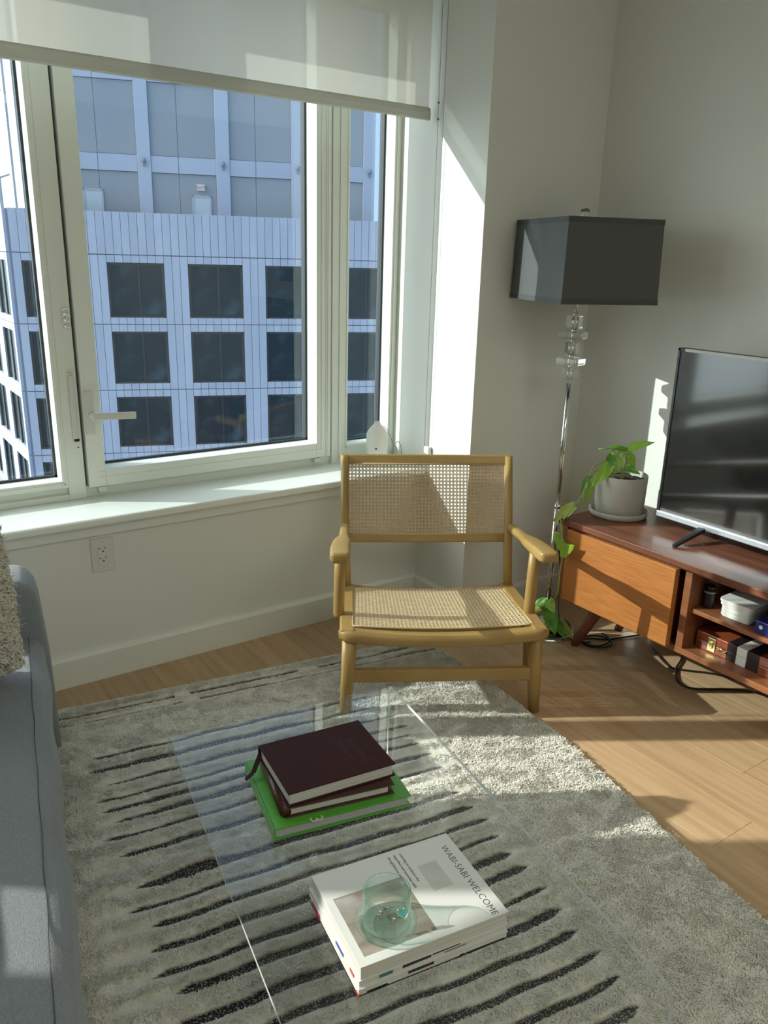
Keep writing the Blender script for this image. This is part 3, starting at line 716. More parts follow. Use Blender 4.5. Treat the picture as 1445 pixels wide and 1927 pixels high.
# ------------------------------------------------------------------ books on the table
m_green = mat('green_cover', (.09, .36, .035), .32, spec=.5)
m_page = mat('pages', (.62, .61, .55), .8, col2=(.50, .50, .47), cscale=2, stretch=(1, 1, 500), detail=2)
m_pageg = mat('grey_pages', (.34, .35, .36), .7, col2=(.46, .47, .48), cscale=3, stretch=(1, 1, 400))
m_maroon = mat('maroon_cloth', (.042, .014, .015), .75, spec=.15, bump=.15, bscale=900)
m_maroonL = mat('maroon_emboss', (.052, .020, .021), .6, spec=.2)
m_leather = mat('brown_leather', (.060, .018, .012), .35, bump=.2, bscale=140)
m_wcover = mat('white_cover', (.68, .69, .67), .35)
m_ink = mat('dark_ink', (.03, .035, .05), .6)
m_photo = mat('cover_photo_linen', (.20, .17, .14), .5, col2=(.36, .32, .27), cscale=9, stretch=(1, 6, 1), detail=7)
m_photo2 = mat('cover_photo_plaster', (.50, .52, .50), .45, col2=(.58, .59, .57), cscale=20)
def bframe(fl_pt, fr_pt, bl_pt): 
    ex = Vector(fr_pt)-Vector(fl_pt); return math.atan2(ex.y, ex.x), ex.length, (Vector(bl_pt)-Vector(fl_pt)).length
# green book
a, w, l = bframe((.566, 1.135), (.844, 1.077), (.612, 1.361))
gb = thing('green_book', 'bright green hardback book lying at the bottom of the far pile', 'book', (.566, 1.135, TZ), a)
w, l = .285, .230
MB().box((0, 0, 0), (w, l, .003), bev=.001).build('back_cover', m_green, gb)
MB().box((0, 0, .0225), (w, l, .0255), bev=.001).build('front_cover', m_green, gb)
MB().box((-.0005, 0, 0), (.003, l, .0255), bev=.001).build('spine', m_green, gb)
MB().box((.003, .005, .003), (w-.006, l-.004, .0225)).build('page_block', m_pageg, gb)
text_mesh('lettering', '3', .038, mat('cover_white', (.6, .7, .55), .5), .0003, gb, frame_mx((.072, .010, .0256), (0, 1, 0), (-1, 0, 0)) @ Matrix.Rotation(PI, 4, 'Z'))
# leather journal
lj = thing('leather_journal', 'brown leather covered journal between the maroon and the green book', 'journal', (.600, 1.150, TZ+.0255), math.radians(-13))
w, l = .225, .185
for z, nm in ((0, 'back_cover'), (.0195, 'front_cover')): MB().box((0, 0, z), (w, l, z+.003), bev=.0014).build(nm, m_leather, lj)
MB().tube([(0.0, 0.004, .0113), (0.0, l-.004, .0113)], .0112, 12).build('spine', m_leather, lj)
MB().box((.004, .005, .003), (w-.012, l-.006, .0195), bev=.002).build('page_block', m_page, lj)
# maroon book
zb_ = TZ+.0255+.0227
mbk = thing('maroon_book', 'dark maroon cloth book with embossed title, top of the far pile', 'book', (.606, 1.152, zb_), math.radians(-7.5))
w, l = .232, .176
MB().box((0, 0, 0), (w, l, .0025), bev=.0008).build('back_cover', m_maroon, mbk)
MB().box((0, 0, .0265), (w, l, .029), bev=.0008).build('front_cover', m_maroon, mbk)
MB().box((-.001, l-.004, 0), (w+.001, l+.002, .029), bev=.002).build('spine', m_maroon, mbk)
MB().box((.004, .004, .0025), (w-.005, l-.003, .0265)).build('page_block', m_page, mbk)
text_mesh('title', 'Booked', .030, m_maroonL, .0002, mbk, frame_mx((.172, .120, .0291), (.05, -1, 0), (1, .05, 0)), space=.95)
text_mesh('subtitle', 'Milliard', .030, m_maroonL, .0002, mbk, frame_mx((.146, .132, .0291), (.05, -1, 0), (1, .05, 0)), shear=.5, space=.9)
rb = MB(); rb.bar((.004, l-.002, .012), (-.022, l-.030, -.010), .010, .0016); rb.bar((-.022, l-.030, -.010), (-.040, l-.032, -.0205), .010, .0016); rb.build('ribbon_marker', m_maroon, mbk)
# magazines and the white book
bx = math.atan2(.726-.767, .778-.519)
def mag(z0, z1, label, cover, spots, dx=0, dy=0, dr=0, nm='magazine', w=.268, l=.206, blk=None):
    t = thing(nm, label, 'magazine' if nm == 'magazine' else 'book', (.516+dx, .766+dy, z0), bx+dr)
    MB().box((0, 0, 0), (w, l, .0007)).build('back_cover', cover[0], t)
    MB().box((.0015, .0015, .0007), (w-.0015, l-.001, z1-z0-.0007)).build('page_block', blk or m_page, t)
    MB().box((0, 0, z1-z0-.0007), (w, l, z1-z0)).build('front_cover', cover[1], t)
    for (s0, s1, q0, q1, mm) in spots:
        MB().box((s0, .0008, q0), (s1, .003, q1)).build('printed_edge', mm, t)
    return t
m_blk = mat('black_print', (.012, .012, .014), .4); m_rd = mat('red_print', (.45, .06, .05), .5); m_bl = mat('blue_print', (.04, .08, .35), .5); m_tl = mat('teal_print', (.03, .16, .17), .5); m_pk = mat('pink_print', (.45, .02, .10), .5); m_gy = mat('greyprint', (.22, .20, .20), .5)
t = mag(TZ, TZ+.0135, 'lowest magazine of the near pile, with a red and black edge', (m_blk, m_wcover), [(.015, .05, .0005, .004, m_blk), (.032, .042, .001, .004, m_tl), (.085, .13, .006, .0115, m_blk), (.118, .126, .008, .012, m_rd), (.19, .262, .0004, .0022, m_blk), (.178, .186, .0004, .003, m_blk)])
MB().box((.0005, .16, .001), (.002, .195, .012)).build('printed_edge', m_pk, t); MB().box((.0005, 0, .0), (.004, .01, .004)).build('printed_edge', m_rd, t)
t = mag(TZ+.0137, TZ+.0265, 'middle magazine of the near pile, with dark printed edge patches', (m_wcover, m_wcover), [(.035, .058, .003, .0085, m_tl), (.075, .125, .004, .0105, m_blk), (.128, .178, .0065, .0115, m_blk), (.045, .05, .006, .009, m_gy), (.15, .19, .0006, .003, m_gy)], .002, .002, .01)
MB().box((.0005, .06, .002), (.002, .09, .007)).build('printed_edge', m_bl, t); MB().box((.0005, .02, .001), (.002, .035, .006)).build('printed_edge', m_rd, t)
wb_ = thing('white_book', 'white hardback titled WABI-SABI WELCOME lying on the magazines', 'book', (.519, .767, TZ+.0267), bx)
w, l, h0 = .264, .203, .0265
MB().box((0, 0, 0), (w, l, .0012)).build('back_cover', m_wcover, wb_)
MB().box((.002, .0015, .0012), (w-.002, l-.001, h0-.0012)).build('page_block', m_page, wb_)
MB().box((0, 0, h0-.0012), (w, l, h0), bev=.0004).build('front_cover', m_wcover, wb_)
MB().box((.014, .016, h0), (.140, .140, h0+.0002)).build('cover_picture', m_photo, wb_)
MB().box((.175, .088, h0), (.212, .150, h0+.0002)).build('cover_picture', m_photo2, wb_)
MB().box((.015, .085, h0+.0002), (.05, .137, h0+.0003), mi=0).build('cover_picture', mat('cover_photo_pale', (.42, .41, .38), .5, col2=(.28, .25, .22), cscale=14), wb_)
text_mesh('title', 'WABI-SABI WELCOME', .0172, m_ink, .0001, wb_, frame_mx((.236, .176, h0+.0001), (0, -1, 0), (1, 0, 0)), space=1.02, offset=-.0002)
for k, ln in enumerate(['Learning to embrace the', 'imperfect and entertain with', 'thoughtfulness and ease']):
    text_mesh('small_text', ln, .0072, m_ink, .0001, wb_, frame_mx((.160-.0115*k, .190, h0+.0001), (0, -1, 0), (1, 0, 0)))

# green glass holder with jewellery
m_gg = tinted('green_glass', (.972, .997, .988), (.52, .82, .73))
GZ = TZ+.0267+h0
gh = thing('glass_holder', 'pale green glass cup with flared foot standing on the white book', 'glass', (.597, .812, GZ+.0003))
po_ = [(.0, 0), (.040, 0), (.0455, .003), (.0485, .009), (.048, .016), (.0445, .022), (.0405, .029), (.0385, .040), (.0378, .052), (.0378, .066), (.0372, .0685), (.0355, .0685), (.0347, .066), (.0347, .052), (.0352, .040), (.0365, .030), (.038, .022), (.040, .015), (.038, .009), (.030, .0065), (.0, .006)]
gg = MB().lathe(po_, 56, cap=False).build('cup', m_gg, gh)
m_silv = mat('tarnished_silver', (.45, .40, .36), .3, metal=1); m_gold = mat('gold', (.8, .6, .3), .25, metal=1); m_turq = mat('turquoise', (.02, .32, .34), .4, col2=(.03, .42, .42), cscale=200)
rg_ = thing('heart_ring', 'gold rimmed turquoise heart pendant leaning inside the glass cup', 'jewellery', (.6165, .793, GZ+.030))
def heart(s, n=28):
    o = []
    for k in range(n):
        t = 2*PI*k/n; o.append((s*16*math.sin(t)**3/16, s*(13*math.cos(t)-5*math.cos(2*t)-2*math.cos(3*t)-math.cos(4*t))/16))
    return o
ex_ = Vector((.85, -.45, .25)).normalized(); nn = Vector((-.5, -.75, .6)).normalized(); nn = (nn-ex_*nn.dot(ex_)).normalized(); ey_ = nn.cross(ex_)
hf = lambda a, b_, h: tuple(ex_*a+ey_*b_+nn*h)
MB().prism(heart(.0088), 0, .0018, hf).build('heart_stone', m_turq, rg_)
MB().tube([hf(a, b_, .0012) for a, b_ in heart(.0098, 36)+[heart(.0098, 36)[0]]], .0009, 6).build('gold_rim', m_gold, rg_)
cp = thing('cross_pendant', 'small silver cross pendant inside the glass cup', 'jewellery', (.597, .792, GZ+.021))
cb = MB(); cb.bar((0, -.006, -.012), (.001, .004, .008), .0022, .0016, (0, 1, 0)); cb.bar((-.0065, 0, .001), (.0070, 0, .002), .0022, .0016, (0, 1, 0)); cb.build('cross', m_silv, cp)
MB().tube([(.001+.002*math.cos(t*.7), 0, .008+.002*math.sin(t*.7)) for t in range(10)], .0005, 6).build('bail', m_gold, cp)
cn = thing('silver_chain', 'coiled silver chain at the bottom of the glass cup', 'jewellery', (.603, .828, GZ+.0075))
cc = MB()
for k in range(4):
    cc.tube([(.010*math.cos(t*.4+k)*(1-.1*k)+.001*k, .006*math.sin(t*.4+k)*(1-.08*k), .001+.0015*k+.0012*math.sin(t*1.1)) for t in range(17)], .0009, 5)
cc.build('chain_coil', m_silv, cn)

# ------------------------------------------------------------------ cane chair
CA = math.radians(-30.5); cr_ = Vector((math.cos(CA), math.sin(CA), 0)); O_ = Vector((1.758, 1.613, 0))-cr_*.308
chr_ = thing('cane_armchair', 'honey wood armchair with woven cane seat and back facing the table', 'chair', (O_.x, O_.y, 0), CA)
# local x = right, y = backwards, z up
def cane_sheet(name, fn, W_, H2, pitch=.0128, nseg=1):
    """fn(x,y,off)->3D; six-way cane weave of thin strips"""
    mb_ = MB(); nx, ny = int(W_/pitch), int(H2/pitch); ps, pt = W_/nx, H2/ny
    sw_ = .00105; TH_ = .0006
    def strip(p0, p1, w, off, seg):
        (a0, b0), (a1, b1) = p0, p1; L = math.hypot(a1-a0, b1-b0)
        if L < .004: return
        ux, uy = (a1-a0)/L, (b1-b0)/L; nxx, nyy = -uy*w, ux*w
        m_ = max(1, int(seg*L/W_+.5)); vs = []; fs = []
        for i in range(m_+1):
            f = i/m_; a_, b2 = a0+(a1-a0)*f, b0+(b1-b0)*f
            vs += [fn(a_+nxx, b2+nyy, off+TH_), fn(a_-nxx, b2-nyy, off+TH_), fn(a_-nxx, b2-nyy, off-TH_), fn(a_+nxx, b2+nyy, off-TH_)]
        for i in range(m_):
            for q in range(4): fs.append((4*i+q, 4*i+(q+1) % 4, 4*i+4+(q+1) % 4, 4*i+4+q))
        mb_.add(vs, fs)
    seg = nseg
    for i in range(nx+1):
        for d in (-.0017, .0017):
            if 0 <= i*ps+d <= W_: strip((i*ps+d, 0), (i*ps+d, H2), sw_, .0006, max(1, nseg//2))
    for j in range(ny+1):
        for d in (-.0017, .0017):
            if 0 <= j*pt+d <= H2: strip((0, j*pt+d), (W_, j*pt+d), sw_, -.0006, nseg)
    # diagonals pass midway between the crossings
    for k in range(-ny, nx+1):
        for sgn in (1, -1):
            a0 = (k+.5)*ps
            # line: x = a0 + t*ps, y = t*pt
            t0 = max(0, -a0/ps); t1 = min(ny, (W_-a0)/ps)
            if t1 <= t0: continue
            if sgn == 1: strip((a0+t0*ps, t0*pt), (a0+t1*ps, t1*pt), .0010, .0014, nseg)
            else: strip((a0+t0*ps, H2-t0*pt), (a0+t1*ps, H2-t1*pt), .0010, -.0014, nseg)
    return mb_
# side frames
for s in (-1, 1):
    MB().tube([(s*.300, .004, .275), (s*.303, .003, .15), (s*.311, 0, 0.0)], [.0235, .0225, .0185], 16).build('leg', m_chairwood, chr_)
    MB().tube([(s*.322+.022, .27, .28), (s*.324+.03, .28, .15), (s*.326+.038, .30, 0)], [.020, .0195, .016], 14).build('leg', m_chairwood, chr_)
    # side rail of the seat (runs back, dropping)
    MB().bar((s*.3075, -.02, .290), (s*.294, .435, .258), .050, .038, bev=.008).build('side_rail', m_chairwood, chr_)
    # back upright
    MB().tube([(s*.297, .405, .245), (s*.300, .455, .36), (s*.3035, .51, .52), (s*.3045, .575, .722)], [.0165, .0165, .016, .0145], 14, flat=1.0).build('back_upright', m_chairwood, chr_)
    # arm post
    MB().tube([(s*.318-.014, .130, .285), (s*.318-.014, .128, .298), (s*.317-.013, .122, .42), (s*.316-.012, .115, .535)], [.013, .0185, .0185, .0175], 14).build('arm_post', m_chairwood, chr_)
    # armrest: paddle widening to the front
    bm = bmesh.new()
    off_ = -.009
    sec = [(-.022, .323, .054), (.0, .323, .063), (.09, .323, .064), (.20, .316, .060), (.245, .312, .044), (.27, .310, .034), (.47, .3045, .030)]
    rings = []
    for yy, xc, wd_ in sec:
        zt = .562-.062*(yy/.45)*1.0; hh = .035 if yy < .15 else .029
        rings.append([bm.verts.new((s*(xc+dxx*wd_/2)+off_*(1-yy/.47), yy, zt+dz*hh)) for dxx, dz in ((-1, -1), (1, -1), (1, 0), (-1, 0))])
    for i in range(len(rings)-1):
        for k in range(4): bm.faces.new((rings[i][k], rings[i][(k+1) % 4], rings[i+1][(k+1) % 4], rings[i+1][k]))
    bm.faces.new(rings[0]); bm.faces.new(rings[-1][::-1])
    bmesh.ops.recalc_face_normals(bm, faces=bm.faces[:])
    bmesh.ops.bevel(bm, geom=[e for e in bm.edges], offset=.012, segments=4, profile=.5, affect='EDGES', clamp_overlap=True)
    bm.verts.index_update(); mm = MB(); mm.add([v.co.copy() for v in bm.verts], [[v.index for v in f.verts] for f in bm.faces], 0, True); bm.free()
    mm.build('armrest', m_chairwood, chr_)
# seat: sagging front and rear rails
sag = lambda x_: -.034*(1-(x_/.33)**2)
def seatz(x_, y_): return .306-.0375*(y_/.42)+sag(x_)*(.9)
def curved_rail(name, y0, z0, hw, d, h, amp, ends=.0):
    mb_ = MB(); N = 26; rings = []
    prof_ = [(-d/2+.007, -h/2), (d/2-.007, -h/2), (d/2, -h/2+.007), (d/2, h/2-.007), (d/2-.007, h/2), (-d/2+.007, h/2), (-d/2, h/2-.007), (-d/2, -h/2+.007)]
    vs = []; fs = []
    for i in range(N+1):
        f = i/N; x_ = -hw+2*hw*f; e = min(1, .45+min(f, 1-f)*14)
        for a_, b_ in prof_: vs.append((x_, y0+a_*e, z0+b_*e-amp*(1-(x_/hw)**2)))
    for i in range(N):
        for k in range(8): fs.append((i*8+k, i*8+(k+1) % 8, (i+1)*8+(k+1) % 8, (i+1)*8+k))
    fs.append(tuple(range(8))); fs.append(tuple(N*8+k for k in range(8)))
    mb_.add(vs, fs, 0, True); return mb_.build(name, m_chairwood, chr_)
curved_rail('front_rail', -.008, .291, .335, .044, .040, .024)
curved_rail('rear_rail', .425, .262, .300, .026, .030, .024)
SW0, SD0, SD1 = .290, .020, .408
def seat_map(a_, b_, off):
    f = b_/(SD1-SD0); hw = SW0-.018*f; x_ = (a_/(2*SW0)*2-1)*hw; y_ = SD0+b_
    z_ = .3095-.035*(y_/.42)-.016*(1-(x_/.335)**2)+off
    return (x_, y_, z_)
tag(cane_sheet('seat', seat_map, 2*SW0, SD1-SD0, .0128, 16).build('cane_seat', m_cane, chr_, fixn=False), kind='stuff')
sp = MB()
for path in ([seat_map(0, t*(SD1-SD0), .0015) for t in (0, .25, .5, .75, 1)], [seat_map(2*SW0, t*(SD1-SD0), .0015) for t in (0, .25, .5, .75, 1)], [seat_map(2*SW0*t/20, 0, .0015) for t in range(21)], [seat_map(2*SW0*t/20, SD1-SD0, .0015) for t in range(21)]):
    sp.tube(path, .0028, 6)
sp.build('seat_spline', m_spline, chr_)
# back frame, leaning
bdir = Vector((0, .118, .355)).normalized()            # up along the back
BO = Vector((0, .484, .418))
def backp(x_, h, off=0):
    n0 = Vector((0, bdir.z, -bdir.y)); p = BO+bdir*h+n0*off; 
    return (x_, p.y+.008*(1-(x_/.3)**2)*0, p.z)
BH = .322
for nm, h0_, h1_ in (('top_rail', BH-.036, BH+.002), ('lower_rail', .0, .034)):
    hw_ = .3195 if nm == 'top_rail' else .292
    c0 = backp(-hw_, (h0_+h1_)/2); c1 = backp(hw_, (h0_+h1_)/2)
    MB().bar(c0, c1, .026, h1_-h0_, upv=tuple(bdir), bev=.007).build(nm, m_chairwood, chr_)
BW = .290; h_lo, h_hi = .030, BH-.033
tag(cane_sheet('back', lambda a_, b_, off: backp(-BW+a_, h_lo+b_, off-.009), 2*BW, h_hi-h_lo, .0128, 1).build('cane_back', m_cane_shaded, chr_, fixn=False), kind='stuff')
sp = MB()
for a_, b_ in (((-BW, h_lo), (BW, h_lo)), ((-BW, h_hi), (BW, h_hi)), ((-BW, h_lo), (-BW, h_hi)), ((BW, h_lo), (BW, h_hi))):
    sp.tube([backp(*a_, -.011), backp(*b_, -.011)], .0026, 6)
sp.build('back_spline', m_spline, chr_)
MB().bar((-.300, .002, .140), (.300, .002, .140), .024, .046, bev=.006).build('stretcher', m_chairwood, chr_)
MB().bar((-.30, .28, .150), (.35, .28, .150), .020, .030, bev=.005).build('stretcher', m_chairwood, chr_)

# ------------------------------------------------------------------ TV stand
ZT = .52
stn = thing('tv_stand', 'walnut media stand with open shelves and angled legs along the right wall', 'cabinet', (2.15, 1.93, 0), 0)
# local, x from 0 (front) to .425 (wall), y from 0 (left end) to -1.5
LY = -1.62
MB().box((0, LY, .498), (.412, 0, .52), bev=.002).build('top', m_walnut, stn)
MB().box((.030, -.022, .205), (.410, -.0, .498), bev=.001).build('side_panel', m_walnut_y, stn)
MB().box((.030, LY, .205), (.410, LY+.022, .498), bev=.001).build('side_panel', m_walnut_y, stn)
MB().box((.028, LY+.022, .197), (.410, -.022, .217), bev=.001).build('bottom', m_walnut_y, stn)
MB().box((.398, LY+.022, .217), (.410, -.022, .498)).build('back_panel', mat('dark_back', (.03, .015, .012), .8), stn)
MB().box((.022, LY, .486), (.030, 0, .498)).build('shadow_reveal', m_legwood, stn)
for y0, y1 in ((-.555, -.530), (-1.09, -1.065)): MB().box((.028, y0, .217), (.40, y1, .498), bev=.001).build('divider', m_walnut_y, stn)
MB().box((.045, -1.065, .345), (.398, -.555, .359), bev=.001).build('shelf', m_walnut_y, stn)
for y0, y1 in ((-.512, -.047), (-1.59, -1.11)):
    d = MB().box((0, y0, .214), (.024, y1, .487), bev=.0012).build('drawer_front', m_drawer, stn)
    MB().box((.024, y0+.02, .22), (.36, y1-.02, .45)).build('drawer_box', m_legwood, d)
for yy, dy_ in ((-.16, .10), (LY+.16, -.10)):
    MB().tube([(.095, yy, .20), (.09, yy+dy_, .0)], [.024, .0155], 16).build('leg', m_legwood, stn)
    MB().tube([(.34, yy, .20), (.345, yy+dy_, .0)], [.024, .0155], 16).build('leg', m_legwood, stn)
# things on the shelves
def rslab(x0, x1, y0, y1, z0, z1, r, mats, name, par):
    poly = []
    for cx, cy, a0 in ((x1-r, y1-r, 0), (x0+r, y1-r, PI/2), (x0+r, y0+r, PI), (x1-r, y0+r, 3*PI/2)):
        for k in range(6): a_ = a0+PI/2*k/5; poly.append((cx+r*math.cos(a_), cy+r*math.sin(a_)))
    return MB().prism(poly, z0, z1, smooth=True).build(name, mats, par)
for k in range(4):
    names = ['top white lidded box of the stack on the shelf', 'second white box of the shelf stack, under the lidded one', 'third white box of the shelf stack', 'lowest white box of the stack, resting on the shelf']
    z0 = .359+.0128*(3-k); off = .0 if k else .006
    t = thing('white_box', names[k], 'box', (2.304, 1.248, z0), math.radians(2), group='white boxes stacked on the shelf')
    rslab(-.070-off, .070+off, -.049-off, .049+off, .0, .0128 if k else .015, .016, m_white, 'box_body', t)
    if k: rslab(-.073, .073, -.052, .052, .0040, .0118, .018, m_white, 'lid', t)
    if k == 0: rslab(-.078, .078, -.058, .058, .011, .019, .018, m_white, 'lid', t)
bb = thing('blue_box', 'small dark blue box with a white sun emblem on the shelf', 'box', (2.21, 1.165, .359), 0)
m_navy = mat('navy_card', (.012, .018, .16), .4)
MB().box((0, -.16, 0), (.09, 0, .040), bev=.003).build('box_body', m_navy, bb)
st_ = []
for k in range(20): r_ = .0075 if k % 2 else .0052; a_ = 2*PI*k/20; st_.append((-.020+r_*math.cos(a_), .022+r_*math.sin(a_)))
MB().prism(st_, -.0006, .0002, lambda a_, b_, h: (h, a_, b_)).build('sun_emblem', m_white, bb)
MB().prism([(-.062+.014*math.cos(k*.35), .016+.014*math.sin(k*.35)) for k in range(18)], -.0005, .0002, lambda a_, b_, h: (h, a_, b_)).build('round_emblem', mat('peach_print', (.75, .5, .25), .5), bb)
cy = thing('black_canister', 'small black cylindrical canister at the left end of the upper shelf', 'canister', (2.252, 1.352, .359))
MB().lathe([(.017, 0), (.018, .003), (.018, .060), (.017, .063)], 28).build('body', m_black, cy)
MB().lathe([(.0185, .052), (.0193, .055), (.0185, .058)], 28).build('metal_ring', m_silver, cy)
MB().lathe([(.016, .063), (.016, .074), (.013, .077)], 28).build('cap', m_black, cy)
# wooden instrument-style case
m_mahog = mat('mahogany', (.22, .045, .018), .25, col2=(.34, .085, .03), cscale=6, stretch=(1, 3, 12), coat=.3)
m_dkleather = mat('dark_leather', (.022, .012, .014), .4); m_brass = mat('brass', (.80, .66, .32), .22, metal=1)
cs = thing('wooden_case', 'mahogany game case with brass latches and a white stripe on the bottom shelf', 'case', (2.235, 1.365, .217), 0)
for z0, z1, nm in ((0, .030, 'case_base'), (.031, .060, 'case_lid')): MB().box((0, -.42, z0), (.24, 0, z1), bev=.0025).build(nm, m_mahog, cs)
for y0, y1, mm, nm in ((-.145, -.112, m_dkleather, 'dark_stripe'), (-.180, -.146, m_white, 'white_stripe'), (-.222, -.181, m_dkleather, 'dark_stripe')):
    for z0, z1 in ((-.0004, .0303), (.0307, .0606)): MB().box((-.0006, y0, z0+.001), (.239, y1, z1), bev=.001).build(nm, mm, cs)
for y0 in (-.045, -.335):
    l_ = MB().box((-.003, y0-.028, .006), (0, y0, .052), bev=.001).build('brass_latch', m_brass, cs)
    MB().box((-.007, y0-.020, .018), (-.003, y0-.008, .040), bev=.001).build('latch_tongue', m_brass, l_)
for y0 in (-.088, -.27):
    hk = MB(); hk.tube([(-.004, y0, .026), (-.008, y0-.006, .030), (-.006, y0-.014, .030), (-.004, y0-.022, .024)], .003, 8); hk.sphere((-.005, y0, .026), .005); hk.sphere((-.005, y0-.022, .025), .005); hk.build('hook_clasp', m_brass, cs)

# ------------------------------------------------------------------ TV
tv = thing('television', 'black flat television standing on the walnut media stand', 'television', (2.37, 1.672, ZT))
# local x back, y from 0 to -.97
TW, Z0, Z1 = .972, .046, .634
MB().box((.002, -TW, Z0), (.030, 0, Z1), bev=.003).build('housing', m_black, tv)
MB().box((.028, -TW+.12, Z0+.03), (.06, -.12, .40), bev=.01).build('rear_cover', m_black, tv)
bz = MB(); t_ = .010
for a, b_ in (((-.004, -t_, Z0), (.004, 0, Z1)), ((-.004, -TW, Z0), (.004, -TW+t_, Z1)), ((-.004, -TW, Z1-t_), (.004, 0, Z1))): bz.box(a, b_, bev=.0015)
bz.build('bezel', m_black, tv)
MB().box((-.007, -TW, Z0-.002), (.004, 0, Z0+.019), bev=.003).build('silver_strip', m_silver, tv)
MB().box((-.0055, -.42, Z1-.0098), (-.0035, -.028, Z1-.0004)).build('top_strip', mat('pale_strip', (.55, .56, .54), .35), tv)  # pale grey strip along the top bezel
MB().box((-.001, -TW+t_, Z0+.018), (.0025, -t_, Z1-t_)).build('screen', m_screen, tv)
for yc in (-.19, -TW+.19):
    MB().bar((.02, yc+.0, Z0+.008), (-.128, yc+.018, .004), .030, .014, bev=.003, w1=.016, t1=.009).build('foot', m_black, tv)
    MB().bar((.02, yc-.0, Z0+.008), (.135, yc+.03, .004), .030, .014, bev=.003, w1=.016, t1=.009).build('foot', m_black, tv)

# ------------------------------------------------------------------ floor lamp
LX, LYy = 2.234, 2.020
lm = thing('floor_lamp', 'chrome floor lamp with crystal blocks and grey square shade in the corner', 'lamp', (LX, LYy, 0))
MB().lathe([(.112, 0), (.114, .004), (.112, .012), (.108, .014)], 56).build('base_plate', m_chrome, lm)
MB().lathe([(.100, .014), (.101, .017), (.098, .030), (.094, .032)], 56).build('base_disc', m_crystal, lm)
MB().lathe([(.074, .032), (.074, .046), (.066, .050), (.030, .054), (.016, .066), (.010, .085)], 48).build('base_cup', m_chrome, lm)
MB().tube([(0, 0, .05), (0, 0, .52)], .0112, 20).build('pole', m_chrome, lm)
MB().tube([(0, 0, .52), (0, 0, .995)], .0098, 20).build('pole', m_chrome, lm)
MB().lathe([(.0115, .515), (.0135, .520), (.0135, .526), (.0115, .531)], 20).build('pole_collar', m_chrome, lm)
zc = 1.008
for i, (hw, hh, rot) in enumerate(((.0215, .042, 25), (.038, .024, 40), (.0215, .042, 15), (.040, .024, 55), (.0215, .044, 38))):
    Rm = Matrix.Rotation(math.radians(rot-30), 3, 'Z')
    b_ = MB().box((-hw, -hw, 0), (hw, hw, hh), bev=.002, R=Rm, T=(0, 0, zc)); b_.build('crystal_block', m_crystal, lm)
    MB().tube([(0, 0, zc-.002), (0, 0, zc+hh+.002)], .0045, 12).build('rod', m_chrome, lm)
    MB().lathe([(.006, 0), (.010, .003), (.010, .008), (.006, .013)], 16, (0, 0, zc+hh)).build('spacer', m_chrome, lm)
    zc += hh+.013
MB().tube([(0, 0, zc-.005), (0, 0, 1.50)], .006, 12).build('stem', m_chrome, lm)
MB().lathe([(.022, 1.30), (.022, 1.38)], 20).build('socket', m_white, lm)
MB().sphere((0, 0, 1.43), .032, 16, sc=(1, 1, 1.2)).build('bulb', mat('bulb_glass', (.8, .8, .78), .3), lm)
ths = math.radians(-19.5)
sh = bpy.data.objects.new('shade', None)
U2 = Vector((math.cos(ths), math.sin(ths), 0)); V2 = Vector((-U2.y, U2.x, 0))
hz0, hz1 = 1.287, 1.556
def shp(a_, b_, z, k=0): 
    f = 1.0-.03*((z-hz0)/(hz1-hz0)); p = U2*(a_*(.178+k)*f)+V2*(b_*(.202+k)*f)+Vector((.004, -.012, z)); return tuple(p)
s4 = [(-1, -1), (1, -1), (1, 1), (-1, 1)]
fab = MB()
for k0, k1 in ((0, -.0015),):
    vs = [shp(a_, b_, z, k_) for k_ in (0, -.0015) for z in (hz0, hz1) for a_, b_ in s4]
    for i in range(4):
        j = (i+1) % 4; fab.add([vs[i], vs[j], vs[4+j], vs[4+i]], [(0, 1, 2, 3)]); fab.add([vs[8+i], vs[8+j], vs[12+j], vs[12+i]], [(0, 1, 2, 3)])
so_ = fab.build('shade', m_shade, lm, fixn=False)
for z0, z1 in ((hz0-.001, hz0+.016), (hz1-.016, hz1+.001)):
    MB().add([shp(*s4[i % 4], z, k) for z, k in ((z0, .0012), (z1, .0012), (z1, -.002), (z0, -.002)) for i in range(4)],
             [(r*4+i, r*4+(i+1) % 4, ((r+1) % 4)*4+(i+1) % 4, ((r+1) % 4)*4+i) for r in range(4) for i in range(4)]).build('shade_trim', m_shadetrim, so_)
sp = MB()
for a_, b_ in s4: sp.tube([(0, 0, hz1-.02), shp(a_*.98, b_*.98, hz1-.004)], .0018, 6)
sp.build('spider', m_chrome, so_)
MB().lathe([(.004, 1.545), (.016, 1.56), (.016, 1.582), (.013, 1.593), (.0, 1.597)], 20).build('finial', m_crystal, lm)
# lamp cord
cd = MB()
def smooth(pts, n=8):
    P = [Vector(p) for p in pts]; out = []
    for i in range(len(P)-1):
        p0, p1, p2, p3 = P[max(i-1, 0)], P[i], P[i+1], P[min(i+2, len(P)-1)]
        for k in range(n):
            t = k/n; out.append(.5*((2*p1)+(-p0+p2)*t+(2*p0-5*p1+4*p2-p3)*t*t+(-p0+3*p1-3*p2+p3)*t**3))
    out.append(P[-1]); return out
cd.tube(smooth([(2.252, 2.008, .36), (2.266, 2.0, .25), (2.260, 1.992, .16), (2.252, 1.972, .075), (2.252, 1.93, .04), (2.250, 1.885, .008), (2.30, 1.84, .005)]), .0028, 7)
tag(cd.build('lamp_cord', m_cord), 'thin dark cord running down beside the lamp pole to the floor', 'cord')

